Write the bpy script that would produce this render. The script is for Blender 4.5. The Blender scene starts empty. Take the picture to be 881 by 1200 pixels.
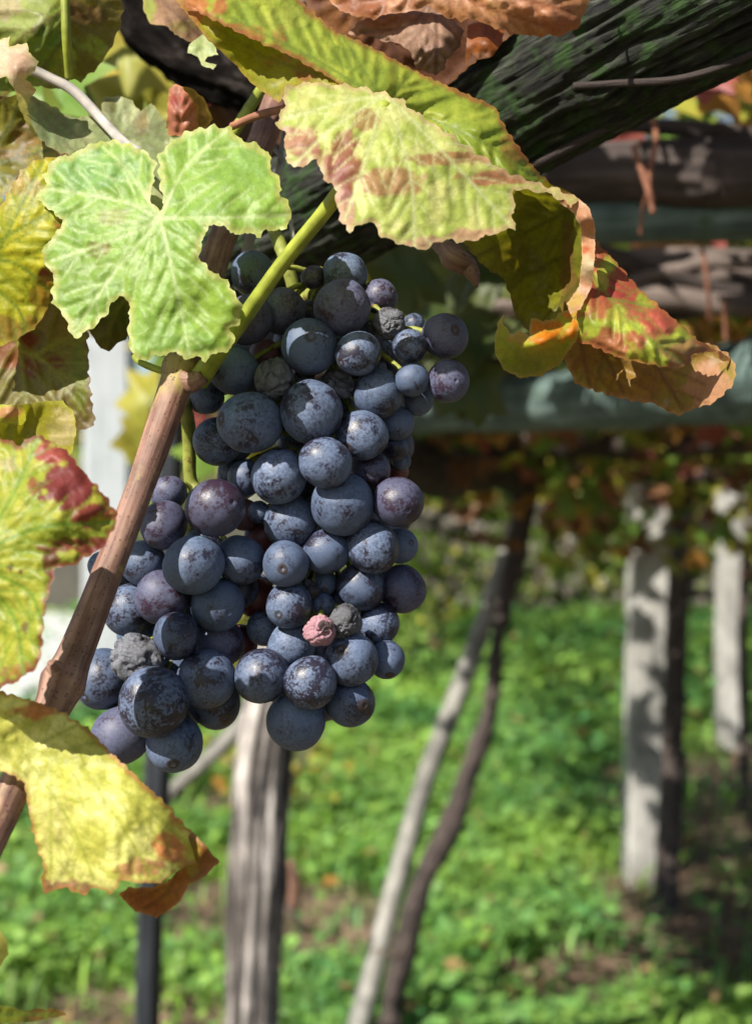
import bpy, math, random
import numpy as np
from mathutils import Vector, Matrix, Quaternion
from mathutils.geometry import delaunay_2d_cdt

random.seed(7); RNG = np.random.default_rng(7)
SC = bpy.context.scene
COL = SC.collection

# ------------------------------------------------------------------ camera
F_PX, CU, CV, CAM_Z = 1667.0, 440.5, 600.0, 1.3
cd = bpy.data.cameras.new('camera'); cam = bpy.data.objects.new('camera', cd); COL.objects.link(cam)
cam.location = (0, 0, CAM_Z); cam.rotation_euler = (math.pi / 2, 0, 0)
cd.sensor_fit = 'VERTICAL'; cd.sensor_height = 36; cd.sensor_width = 36; cd.lens = 50
cd.clip_start = 0.02; cd.clip_end = 2000
cd.dof.use_dof = True; cd.dof.focus_distance = 0.400; cd.dof.aperture_fstop = 12.5; cd.dof.aperture_blades = 7
SC.camera = cam

# ------------------------------------------------------------------ sky and sun
SUN = Vector((-0.52, -0.54, 0.66)).normalized()
w = bpy.data.worlds.new('World'); SC.world = w; w.use_nodes = True
nt = w.node_tree; bg = nt.nodes['Background']
sky = nt.nodes.new('ShaderNodeTexSky'); sky.sky_type = 'NISHITA'; sky.sun_disc = False
sky.sun_elevation = math.asin(SUN.z); sky.sun_rotation = math.atan2(SUN.x, SUN.y)
nt.links.new(sky.outputs[0], bg.inputs[0]); bg.inputs[1].default_value = 0.065
sl = bpy.data.lights.new('sun', 'SUN'); sl.energy = 5.0; sl.angle = math.radians(0.5); sl.color = (1, 0.95, 0.86)
so = bpy.data.objects.new('sun', sl); COL.objects.link(so); so.rotation_euler = (-SUN).to_track_quat('-Z', 'Y').to_euler()

vs = SC.view_settings
vs.view_transform = 'Standard'; vs.look = 'None'; vs.exposure = 1.05; vs.gamma = 1; vs.use_curve_mapping = False
SC.cycles.use_denoising = True
SC.cycles.adaptive_threshold = 0.03; SC.cycles.max_bounces = 6; SC.cycles.diffuse_bounces = 3; SC.cycles.glossy_bounces = 2
SC.cycles.transmission_bounces = 4; SC.cycles.transparent_max_bounces = 4

# ------------------------------------------------------------------ helpers
def P(u, v, y):
    return ((u - CU) / F_PX * y, y, CAM_Z - (v - CV) / F_PX * y)

def _h(ix, iy, iz):
    n = (ix * 374761393 + iy * 668265263 + iz * 1440662683) & 0xFFFFFFFF
    n = ((n ^ (n >> 13)) * 1274126177) & 0xFFFFFFFF
    return ((n ^ (n >> 16)) & 0xFFFF) / 65535.0

def noise3(p):
    p = np.asarray(p, float); i = np.floor(p).astype(np.int64); f = p - i; f = f * f * (3 - 2 * f)
    r = 0
    for dx in (0, 1):
        for dy in (0, 1):
            for dz in (0, 1):
                wt = (f[:, 0] if dx else 1 - f[:, 0]) * (f[:, 1] if dy else 1 - f[:, 1]) * (f[:, 2] if dz else 1 - f[:, 2])
                r = r + wt * _h(i[:, 0] + dx, i[:, 1] + dy, i[:, 2] + dz)
    return r * 2 - 1

def fbm(p, o=4):
    p = np.asarray(p, float); a = 1; s = 0; t = 0
    for k in range(o):
        s = s + a * noise3(p + 17.3 * k); t += a; p = p * 2.03; a *= 0.5
    return s / t

def sstep(a, b, x):
    t = np.clip((x - a) / (b - a), 0, 1); return t * t * (3 - 2 * t)

def link(name, me, mat=None, parent=None):
    o = bpy.data.objects.new(name, me); COL.objects.link(o)
    if mat is not None and len(me.materials) == 0: me.materials.append(mat)
    if parent is not None: o.parent = parent
    return o

def tag(o, label=None, cat=None, group=None, kind=None):
    if label: o['label'] = label
    if cat: o['category'] = cat
    if group: o['group'] = group
    if kind: o['kind'] = kind
    return o

def thing(name, label, cat, loc=(0, 0, 0), group=None):
    e = bpy.data.objects.new(name, None); COL.objects.link(e); e.location = loc; e.empty_display_size = 0.05
    return tag(e, label, cat, group)

def under(o, parent):
    """parent o, keeping its world placement (parents are only translated)"""
    o.parent = parent; o.matrix_parent_inverse = Matrix.Translation(-Vector(parent.location))
    return o

def mesh_np(name, V, Fq, cols=None, uv=None, smooth=True, vec=None):
    """V (n,3); Fq: list of tuples or an int array (m,k)"""
    me = bpy.data.meshes.new(name)
    V = np.asarray(V, np.float32)
    if isinstance(Fq, np.ndarray):
        m, k = Fq.shape
        me.vertices.add(len(V)); me.vertices.foreach_set('co', V.ravel())
        me.loops.add(m * k); me.loops.foreach_set('vertex_index', Fq.ravel().astype(np.int32))
        me.polygons.add(m); me.polygons.foreach_set('loop_start', np.arange(0, m * k, k, dtype=np.int32))
        me.update(calc_edges=True)
    else:
        me.from_pydata([tuple(map(float, v)) for v in V], [], Fq); me.update()
    if smooth: me.polygons.foreach_set('use_smooth', np.ones(len(me.polygons), bool))
    if cols is not None:
        a = me.attributes.new('Col', 'FLOAT_COLOR', 'POINT')
        c = np.ones((len(V), 4), np.float32); c[:, :3] = cols; a.data.foreach_set('color', c.ravel())
    for nm, arr in (('tc', vec), ('px', uv)):
        if arr is not None:
            a = me.attributes.new(nm, 'FLOAT_VECTOR', 'POINT'); q = np.zeros((len(V), 3), np.float32)
            q[:, :arr.shape[1]] = arr; a.data.foreach_set('vector', q.ravel())
    return me

def catmull(pts, n):
    pts = np.asarray(pts, float); m = len(pts)
    if m == 2: 
        t = np.linspace(0, 1, n)[:, None]; return pts[0] * (1 - t) + pts[1] * t
    q = np.vstack([2 * pts[0] - pts[1], pts, 2 * pts[-1] - pts[-2]])
    out = []
    for t in np.linspace(0, m - 1 - 1e-9, n):
        i = int(t); f = t - i; a, b, c, d = q[i:i + 4]
        out.append(0.5 * (2 * b + (c - a) * f + (2 * a - 5 * b + 4 * c - d) * f * f + (3 * b - a - 3 * c + d) * f ** 3))
    return np.array(out)

def tube(pts, rad, ring=16, n=40, ridge=0.0, rs=40.0, rl=6.0, lump=0.0, ls=20.0, seed=0.0, flat=None):
    """pts 3-D polyline, rad per point. ridge: long grooves (relative), rs: grooves per metre round, rl along"""
    C = catmull(pts, n); R = np.interp(np.linspace(0, 1, n), np.linspace(0, 1, len(rad)), rad)
    T = np.gradient(C, axis=0); T /= np.linalg.norm(T, axis=1)[:, None]
    up = np.array([0.13, 0.97, 0.21]); A = np.zeros_like(C); B = np.zeros_like(C)
    a = np.cross(T[0], up); 
    if np.linalg.norm(a) < .1: a = np.cross(T[0], [1, 0, 0])
    for i in range(n):
        a = a - T[i] * np.dot(a, T[i]); a /= np.linalg.norm(a); A[i] = a; B[i] = np.cross(T[i], a)
    S = np.concatenate([[0], np.cumsum(np.linalg.norm(np.diff(C, axis=0), axis=1))])
    th = np.linspace(0, 2 * math.pi, ring, endpoint=False)
    ct, st = np.cos(th), np.sin(th)
    r0 = float(np.mean(R))
    tc = np.stack([np.tile(ct, n) * r0, np.tile(st, n) * r0, np.repeat(S, ring)], 1)
    rr = np.repeat(R, ring)
    if ridge:
        g = fbm(np.stack([tc[:, 0] * rs, tc[:, 1] * rs, tc[:, 2] * rl], 1) + seed, 4)
        rr = rr * (1 + ridge * (1 - 2.6 * np.abs(g)))
    if lump:
        rr = rr * (1 + lump * fbm(tc * ls + 5 + seed, 3))
    V = np.repeat(C, ring, 0) + (np.repeat(A, ring, 0) * np.tile(ct, n)[:, None] + np.repeat(B, ring, 0) * np.tile(st, n)[:, None]) * rr[:, None]
    i = np.arange(n - 1)[:, None] * ring; j = np.arange(ring)[None, :]; k = (j + 1) % ring
    Q = np.stack([i + j, i + k, i + ring + k, i + ring + j], -1).reshape(-1, 4)
    V = np.vstack([V, C[0], C[-1]]); tc = np.vstack([tc, [0, 0, 0], [0, 0, S[-1]]])
    c0, c1 = n * ring, n * ring + 1; jj = np.arange(ring); kk = (jj + 1) % ring
    Q = np.vstack([Q, np.stack([np.full(ring, c0), kk, jj, np.full(ring, c0)], 1)[:, [0, 1, 2, 2]] * 1])[:len(Q)]
    caps = [(c0, int(b), int(a_)) for a_, b in zip(jj, kk)] + [(c1, (n - 1) * ring + int(a_), (n - 1) * ring + int(b)) for a_, b in zip(jj, kk)]
    return V, [tuple(map(int, q)) for q in Q] + caps, tc

def join(parts):
    V, F, T = [], [], []; o = 0
    for v, f, t in parts:
        V.append(v); T.append(t); F += [tuple(x + o for x in q) for q in f]; o += len(v)
    return np.vstack(V), F, np.vstack(T)

def tube_obj(name, mat, parent, *tubes):
    V, F, T = join(tubes)
    o = link(name, mesh_np(name, V, F, vec=T), mat)
    return under(o, parent) if parent is not None else o

# ------------------------------------------------------------------ materials
def new_mat(name):
    m = bpy.data.materials.new(name); m.use_nodes = True; t = m.node_tree
    return m, t, t.nodes['Principled BSDF'], t.nodes['Material Output']

def nd(t, typ, **kw):
    n = t.nodes.new('ShaderNode' + typ)
    for k, v in kw.items():
        if k.startswith('i_'): n.inputs[k[2:].replace('_', ' ')].default_value = v
        else: setattr(n, k, v)
    return n

def ramp(t, fac, stops):
    r = t.nodes.new('ShaderNodeValToRGB'); e = r.color_ramp.elements
    while len(e) < len(stops): e.new(0.5)
    for q, (p, c) in zip(e, stops): q.position = p; q.color = (*c, 1) if len(c) == 3 else c
    t.links.new(fac, r.inputs[0]); return r.outputs[0]

def math_(t, op, a, b=None, c=None):
    n = t.nodes.new('ShaderNodeMath'); n.operation = op
    for i, x in enumerate((a, b, c)):
        if x is None: continue
        if isinstance(x, (int, float)): n.inputs[i].default_value = x
        else: t.links.new(x, n.inputs[i])
    return n.outputs[0]

def mixc(t, fac, a, b, mode='MIX'):
    n = t.nodes.new('ShaderNodeMix'); n.data_type = 'RGBA'; n.blend_type = mode
    for s, x in ((n.inputs[0], fac), (n.inputs[6], a), (n.inputs[7], b)):
        if isinstance(x, (int, float)): s.default_value = x
        elif isinstance(x, tuple): s.default_value = (*x, 1)
        else: t.links.new(x, s)
    return n.outputs[2]

def bump(t, h, strength, dist, b):
    n = t.nodes.new('ShaderNodeBump'); n.inputs['Strength'].default_value = strength; n.inputs['Distance'].default_value = dist
    t.links.new(h, n.inputs['Height']); t.links.new(n.outputs[0], b.inputs['Normal']); return n

def wood_mat(name, stops, scale=60, stretch=0.08, bstr=0.6, bdist=0.002, rough=0.85, patch=None, speck=None):
    m, t, b, o = new_mat(name)
    at = nd(t, 'Attribute', attribute_name='tc')
    mp = nd(t, 'Mapping'); mp.inputs['Scale'].default_value = (scale, scale, scale * stretch)
    t.links.new(at.outputs['Vector'], mp.inputs[0])
    n1 = nd(t, 'TexNoise', i_Scale=1.0, i_Detail=8.0, i_Roughness=0.65, i_Distortion=0.4); t.links.new(mp.outputs[0], n1.inputs[0])
    c = ramp(t, n1.outputs[0], stops)
    n2 = nd(t, 'TexNoise', i_Scale=scale * 0.35, i_Detail=5.0); t.links.new(at.outputs['Vector'], n2.inputs[0])
    c = mixc(t, 1.0, c, ramp(t, n2.outputs[0], [(0.3, (0.62, 0.62, 0.62)), (0.7, (1.25, 1.22, 1.2))]), 'MULTIPLY')
    if patch:
        pc, lo, hi, ps = patch
        n3 = nd(t, 'TexNoise', i_Scale=ps, i_Detail=6.0, i_Roughness=0.7); t.links.new(at.outputs['Vector'], n3.inputs[0])
        c = mixc(t, ramp(t, n3.outputs[0], [(lo, (0, 0, 0)), (hi, (1, 1, 1))]), c, pc)
    if speck:
        sc_, ss = speck
        n4 = nd(t, 'TexVoronoi', i_Scale=ss); t.links.new(at.outputs['Vector'], n4.inputs[0])
        c = mixc(t, ramp(t, n4.outputs['Distance'], [(0.12, (0.8, 0.8, 0.8)), (0.25, (0, 0, 0))]), c, sc_)
    t.links.new(c, b.inputs['Base Color']); b.inputs['Roughness'].default_value = rough
    b.inputs['Specular IOR Level'].default_value = 0.3
    h = math_(t, 'ADD', n1.outputs[0], math_(t, 'MULTIPLY', n2.outputs[0], 0.4))
    bump(t, h, bstr, bdist, b)
    return m

def leaf_mat(name, transl=0.38, rough=0.5, cell=0.085, fine=True, gain=1.35, spec=0.35):
    m, t, b, o = new_mat(name)
    at = nd(t, 'Attribute', attribute_name='Col'); c = at.outputs['Color']
    if fine:
        px = nd(t, 'Attribute', attribute_name='px')
        v = nd(t, 'TexVoronoi', feature='DISTANCE_TO_EDGE', i_Scale=cell); v.voronoi_dimensions = '3D'
        nz = nd(t, 'TexNoise', i_Scale=0.05, i_Detail=4.0); t.links.new(px.outputs['Vector'], nz.inputs[0])
        wv = nd(t, 'VectorMath', operation='SCALE'); wv.inputs['Scale'].default_value = 9.0
        t.links.new(nz.outputs['Color'], wv.inputs[0])
        ad = nd(t, 'VectorMath', operation='ADD'); t.links.new(px.outputs['Vector'], ad.inputs[0]); t.links.new(wv.outputs[0], ad.inputs[1])
        t.links.new(ad.outputs[0], v.inputs[0])
        net = ramp(t, v.outputs['Distance'], [(0.0, (0.80, 0.83, 0.74)), (0.10, (1.03, 1.02, 1.0))])
        n2 = nd(t, 'TexNoise', i_Scale=0.16, i_Detail=7.0, i_Roughness=0.7); t.links.new(px.outputs['Vector'], n2.inputs[0])
        c = mixc(t, 0.6, c, net, 'MULTIPLY')
        c = mixc(t, 1.0, c, ramp(t, n2.outputs[0], [(0.28, (0.80, 0.78, 0.70)), (0.5, (1, 1, 1)), (0.75, (1.10, 1.08, 1.06))]), 'MULTIPLY')
        n5 = nd(t, 'TexNoise', i_Scale=0.5, i_Detail=2.0); t.links.new(px.outputs['Vector'], n5.inputs[0])
        c = mixc(t, ramp(t, n5.outputs[0], [(0.70, (0, 0, 0)), (0.76, (0.75, 0.75, 0.75))]), c, (0.10, 0.045, 0.02))
        h = math_(t, 'ADD', math_(t, 'MINIMUM', v.outputs['Distance'], 0.25), math_(t, 'MULTIPLY', n2.outputs[0], 0.25))
        bump(t, h, 0.22, 0.0009, b)
    t.links.new(c, b.inputs['Base Color']); b.inputs['Roughness'].default_value = rough
    b.inputs['Specular IOR Level'].default_value = spec
    tr = nd(t, 'BsdfTranslucent')
    g = mixc(t, 1.0, c, (gain, gain * 0.98, gain * 0.55), 'MULTIPLY'); t.links.new(g, tr.inputs[0])
    mx = nd(t, 'MixShader'); mx.inputs[0].default_value = transl
    t.links.new(b.outputs[0], mx.inputs[1]); t.links.new(tr.outputs[0], mx.inputs[2]); t.links.new(mx.outputs[0], o.inputs[0])
    return m

def plain_mat(name, stops, scale=8.0, rough=0.8, bstr=0.4, bdist=0.01, metal=0.0, spec=0.3, coord='Object', stretch=(1, 1, 1)):
    m, t, b, o = new_mat(name)
    tcn = nd(t, 'TexCoord'); mp = nd(t, 'Mapping'); mp.inputs['Scale'].default_value = stretch
    t.links.new(tcn.outputs[coord], mp.inputs[0])
    n = nd(t, 'TexNoise', i_Scale=scale, i_Detail=8.0, i_Roughness=0.65); t.links.new(mp.outputs[0], n.inputs[0])
    t.links.new(ramp(t, n.outputs[0], stops), b.inputs['Base Color'])
    b.inputs['Roughness'].default_value = rough; b.inputs['Metallic'].default_value = metal; b.inputs['Specular IOR Level'].default_value = spec
    if bstr: bump(t, n.outputs[0], bstr, bdist, b)
    return m

M = {}
M['leaf'] = leaf_mat('vine_leaf')
M['leaf_dry'] = leaf_mat('dry_vine_leaf', transl=0.15, rough=0.7, spec=0.2)
M['leaf_far'] = leaf_mat('background_vine_leaf', transl=0.22, fine=False, gain=1.4, spec=0.3)
M['grass'] = leaf_mat('grass', transl=0.35, fine=False, gain=1.5, spec=0.25)
M['cane'] = wood_mat('ripe_cane', [(0.25, (0.075, 0.028, 0.018)), (0.45, (0.17, 0.088, 0.064)), (0.62, (0.28, 0.17, 0.125)), (0.8, (0.36, 0.26, 0.17))], scale=420, stretch=0.05, bstr=0.5, bdist=0.0006, rough=0.6,
                     patch=((0.34, 0.27, 0.085), 0.54, 0.68, 26), speck=((0.05, 0.02, 0.015), 700))
M['petiole'] = wood_mat('green_petiole', [(0.3, (0.16, 0.20, 0.02)), (0.7, (0.28, 0.31, 0.04))], scale=500, stretch=0.06, bstr=0.3, bdist=0.0003, rough=0.45,
                        patch=((0.20, 0.085, 0.03), 0.62, 0.75, 60))
M['stem'] = wood_mat('bunch_stem', [(0.3, (0.17, 0.20, 0.03)), (0.7, (0.27, 0.28, 0.06))], scale=500, stretch=0.2, bstr=0.4, bdist=0.0004, rough=0.55,
                     patch=((0.11, 0.045, 0.02), 0.55, 0.62, 160))
M['tendril'] = wood_mat('dry_tendril', [(0.3, (0.16, 0.06, 0.035)), (0.7, (0.32, 0.15, 0.09))], scale=300, stretch=0.1, bstr=0.4, bdist=0.0005)
M['greytendril'] = wood_mat('grey_tendril', [(0.3, (0.2, 0.18, 0.16)), (0.7, (0.45, 0.42, 0.38))], scale=300, stretch=0.1, bstr=0.4, bdist=0.0005)
M['bark'] = wood_mat('old_vine_bark', [(0.25, (0.03, 0.022, 0.018)), (0.5, (0.13, 0.10, 0.085)), (0.75, (0.30, 0.25, 0.22))], scale=70, stretch=0.07, bstr=0.9, bdist=0.006)
M['darkbark'] = wood_mat('dark_vine_bark', [(0.25, (0.012, 0.009, 0.008)), (0.5, (0.045, 0.034, 0.03)), (0.8, (0.12, 0.095, 0.085))], scale=90, stretch=0.09, bstr=0.9, bdist=0.005)
M['shadebark'] = wood_mat('shade_dark_vine_bark', [(0.35, (0.002, 0.002, 0.002)), (0.55, (0.010, 0.008, 0.007)), (0.75, (0.06, 0.05, 0.045))], scale=160, stretch=0.25, bstr=1.0, bdist=0.005, rough=1.0)  # bark taken to near black: leaf shade put into its colour
M['shadebark'].node_tree.nodes['Principled BSDF'].inputs['Specular IOR Level'].default_value = 0.05
M['shaggy'] = wood_mat('shaggy_bark', [(0.34, (0.012, 0.010, 0.009)), (0.42, (0.075, 0.065, 0.06)), (0.50, (0.22, 0.20, 0.185)), (0.60, (0.46, 0.43, 0.405))], scale=70, stretch=0.05, bstr=1.0, bdist=0.012)
M['log'] = wood_mat('mossy_log', [(0.33, (0.003, 0.003, 0.003)), (0.48, (0.015, 0.016, 0.012)), (0.6, (0.038, 0.041, 0.031)), (0.76, (0.17, 0.175, 0.15))], scale=520, stretch=0.10, bstr=1.0, bdist=0.0025,
                    patch=((0.020, 0.048, 0.008), 0.48, 0.62, 150))
M['beam'] = wood_mat('green_beam', [(0.25, (0.028, 0.04, 0.034)), (0.5, (0.075, 0.115, 0.105)), (0.75, (0.17, 0.23, 0.215))], scale=120, stretch=0.05, bstr=0.7, bdist=0.003,
                     patch=((0.035, 0.065, 0.02), 0.55, 0.7, 22))
M['stake'] = wood_mat('grey_stake', [(0.3, (0.07, 0.066, 0.06)), (0.5, (0.20, 0.195, 0.175)), (0.75, (0.36, 0.35, 0.32))], scale=60, stretch=0.05, bstr=0.6, bdist=0.004)
M['stone'] = plain_mat('granite_post', [(0.32, (0.12, 0.12, 0.11)), (0.48, (0.27, 0.26, 0.24)), (0.7, (0.44, 0.43, 0.40))], scale=5, bstr=0.5, bdist=0.01, stretch=(2, 2, 1))
M['pillar'] = plain_mat('pale_pillar', [(0.3, (0.22, 0.24, 0.25)), (0.5, (0.34, 0.36, 0.37)), (0.75, (0.45, 0.46, 0.46))], scale=6, bstr=0.3, bdist=0.01, stretch=(3, 3, 0.25))
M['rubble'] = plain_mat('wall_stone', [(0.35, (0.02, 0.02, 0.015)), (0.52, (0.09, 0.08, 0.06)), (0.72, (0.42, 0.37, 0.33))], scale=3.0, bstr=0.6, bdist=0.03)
M['mortar'] = plain_mat('wall_core', [(0.3, (0.04, 0.04, 0.03)), (0.7, (0.10, 0.09, 0.07))], scale=5.0, bstr=0.6, bdist=0.03)
M['steel'] = plain_mat('dark_steel', [(0.3, (0.02, 0.024, 0.03)), (0.7, (0.05, 0.058, 0.07))], scale=30, rough=0.4, bstr=0.1, bdist=0.001, metal=0.3, spec=0.5, stretch=(1, 1, .2))
M['wire'] = plain_mat('rusty_wire', [(0.3, (0.10, 0.06, 0.04)), (0.7, (0.22, 0.16, 0.12))], scale=60, rough=0.6, bstr=0, metal=0.4)
M['concrete'] = plain_mat('pale_path', [(0.3, (0.38, 0.38, 0.37)), (0.6, (0.50, 0.50, 0.48)), (0.8, (0.6, 0.6, 0.58))], scale=1.5, bstr=0.3, bdist=0.02)
M['ground'] = plain_mat('soil', [(0.3, (0.045, 0.032, 0.02)), (0.5, (0.10, 0.075, 0.045)), (0.7, (0.10, 0.12, 0.035))], scale=1.6, bstr=0.7, bdist=0.03)
M['mulch'] = wood_mat('dry_clippings', [(0.3, (0.06, 0.035, 0.025)), (0.7, (0.26, 0.18, 0.12))], scale=20, stretch=0.2)

def grape_mat(name, skin=(0.014, 0.010, 0.020), bloomA=(0.062, 0.088, 0.15), bloomB=(0.165, 0.21, 0.32), amount=0.5, shrivel=False):
    m, t, b, o = new_mat(name)
    tcn = nd(t, 'TexCoord'); oi = nd(t, 'ObjectInfo')
    sc_ = nd(t, 'VectorMath', operation='SCALE'); 
    cx = nd(t, 'CombineXYZ'); t.links.new(oi.outputs['Random'], cx.inputs[0]); t.links.new(oi.outputs['Random'], cx.inputs[1]); cx.inputs[2].default_value = 0.3
    t.links.new(cx.outputs[0], sc_.inputs[0]); sc_.inputs['Scale'].default_value = 37.0
    ad = nd(t, 'VectorMath', operation='ADD'); t.links.new(tcn.outputs['Object'], ad.inputs[0]); t.links.new(sc_.outputs[0], ad.inputs[1])
    pos = ad.outputs[0]
    big = nd(t, 'TexNoise', i_Scale=0.9, i_Detail=7.0, i_Roughness=0.62, i_Distortion=0.5); t.links.new(pos, big.inputs[0])
    sp = nd(t, 'TexNoise', i_Scale=9.0, i_Detail=6.0, i_Roughness=0.72); t.links.new(pos, sp.inputs[0])
    tiny = nd(t, 'TexNoise', i_Scale=34.0, i_Detail=3.0); t.links.new(pos, tiny.inputs[0])
    rnd = math_(t, 'MULTIPLY_ADD', math_(t, 'FRACT', math_(t, 'MULTIPLY', oi.outputs['Random'], 7.31)), 0.18, -0.07 + amount - 0.5)
    stv = nd(t, 'Mapping'); stv.inputs['Scale'].default_value = (3.0, 3.0, 22.0); stv.inputs['Rotation'].default_value = (.6, .9, .2); t.links.new(pos, stv.inputs[0])
    smear = nd(t, 'TexNoise', i_Scale=1.0, i_Detail=4.0, i_Roughness=0.6); t.links.new(stv.outputs[0], smear.inputs[0])
    q = math_(t, 'ADD', big.outputs[0], math_(t, 'MULTIPLY_ADD', sp.outputs[0], 0.55, -0.275))
    q = math_(t, 'ADD', math_(t, 'ADD', q, rnd), math_(t, 'MULTIPLY_ADD', smear.outputs[0], 0.22, -0.11))
    mask = ramp(t, q, [(0.425, (0.05, 0.05, 0.05)), (0.455, (0.6, 0.6, 0.6)), (0.62, (1, 1, 1))])
    speck = ramp(t, tiny.outputs[0], [(0.31, (0.25, 0.25, 0.25)), (0.39, (1, 1, 1))])
    mask = mixc(t, 1.0, mask, speck, 'MULTIPLY')
    hue = mixc(t, oi.outputs['Random'], bloomA, bloomB)
    bl = mixc(t, ramp(t, sp.outputs[0], [(0.35, (0, 0, 0)), (0.7, (1, 1, 1))]), bloomA, hue)
    c = mixc(t, mask, skin, bl)
    # stylar scar at the lower pole
    sx = nd(t, 'SeparateXYZ'); t.links.new(tcn.outputs['Object'], sx.inputs[0])
    zz = math_(t, 'ADD', sx.outputs[2], math_(t, 'MULTIPLY_ADD', sp.outputs[0], 0.02, -0.01))
    scar = ramp(t, math_(t, 'MULTIPLY', zz, -1.0), [(0.976, (0, 0, 0)), (0.984, (0.6, 0.6, 0.6)), (0.992, (0.9, 0.9, 0.9))])
    gate = math_(t, 'GREATER_THAN', math_(t, 'FRACT', math_(t, 'MULTIPLY', oi.outputs['Random'], 13.7)), 0.45)
    c = mixc(t, math_(t, 'MULTIPLY', scar, gate), c, (0.035, 0.022, 0.018))
    # copper spray residue
    cu = nd(t, 'TexNoise', i_Scale=1.9, i_Detail=5.0, i_Roughness=0.6, i_Distortion=0.6); 
    ad2 = nd(t, 'VectorMath', operation='ADD'); t.links.new(pos, ad2.inputs[0]); ad2.inputs[1].default_value = (9.1, 3.3, 5.7); t.links.new(ad2.outputs[0], cu.inputs[0])
    c = mixc(t, ramp(t, cu.outputs[0], [(0.70, (0, 0, 0)), (0.76, (0.7, 0.7, 0.7))]), c, (0.05, 0.22, 0.21))
    t.links.new(c, b.inputs['Base Color'])
    r = mixc(t, mask, (0.33, 0.33, 0.33), (0.62, 0.62, 0.62)); t.links.new(r, b.inputs['Roughness'])
    b.inputs['Specular IOR Level'].default_value = 0.45
    h = math_(t, 'ADD', math_(t, 'MULTIPLY', sp.outputs[0], 0.6), math_(t, 'MULTIPLY', tiny.outputs[0], 0.2))
    bump(t, h, 0.9 if shrivel else 0.22, 0.0008, b)
    return m
M['grape'] = grape_mat('grape_skin')
M['grape_purple'] = grape_mat('purple_grape_skin', (0.024, 0.011, 0.022), (0.060, 0.064, 0.112), (0.125, 0.138, 0.225), 0.5)
M['grape_red'] = grape_mat('reddish_grape_skin', (0.10, 0.022, 0.022), (0.13, 0.06, 0.07), (0.20, 0.12, 0.13), 0.42)
M['grape_dry'] = grape_mat('shrivelled_grape_skin', (0.02, 0.016, 0.018), (0.10, 0.10, 0.11), (0.20, 0.21, 0.25), 0.48, True)
M['grape_pink'] = grape_mat('pink_dried_grape_skin', (0.20, 0.08, 0.09), (0.34, 0.17, 0.20), (0.42, 0.24, 0.28), 0.55, True)

# ------------------------------------------------------------------ the ground
S = 700.0
gv = [(-S, -60, 0), (S, -60, 0), (S, S * 1.5, 0), (-S, S * 1.5, 0)]
ground = tag(link('ground', mesh_np('ground', gv, [(0, 1, 2, 3)], smooth=False), M['ground']), kind='structure')
pv = [(-14, 8.3, .05), (-1.42, 8.9, .05), (-2.2, 13, .05), (-5.5, 30, .05), (-20, 34, .05), (-14, 8.3, -.05), (-1.42, 8.9, -.05), (-2.2, 13, -.05), (-5.5, 30, -.05), (-20, 34, -.05)]
tag(link('path', mesh_np('path', pv, [(0, 1, 2, 3, 4), (0, 5, 6, 1), (1, 6, 7, 2), (2, 7, 8, 3), (3, 8, 9, 4)], smooth=False), M['concrete']), kind='structure')

BARE = [(-0.35, 4.55, 0.45), (-0.1, 4.2, 0.25), (1.15, 4.75, 0.55), (1.75, 5.3, 0.8), (2.15, 6.3, 0.8), (2.2, 7.6, 0.8), (0.55, 3.9, 0.3), (-0.55, 3.5, 0.4), (1.5, 6.0, .7), (1.35, 5.2, .5), (1.75, 6.9, .7), (1.1, 3.8, .45), (.95, 4.3, .3), (1.45, 4.2, .4), (-.1, 13., 1.0), (-0.62, 6.2, .4)]
def bare(x, y):
    b = np.zeros_like(x)
    for bx, by, br in BARE: b = np.maximum(b, np.exp(-(((x - bx) ** 2 + (y - by) ** 2) / br ** 2)))
    return b

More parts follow.
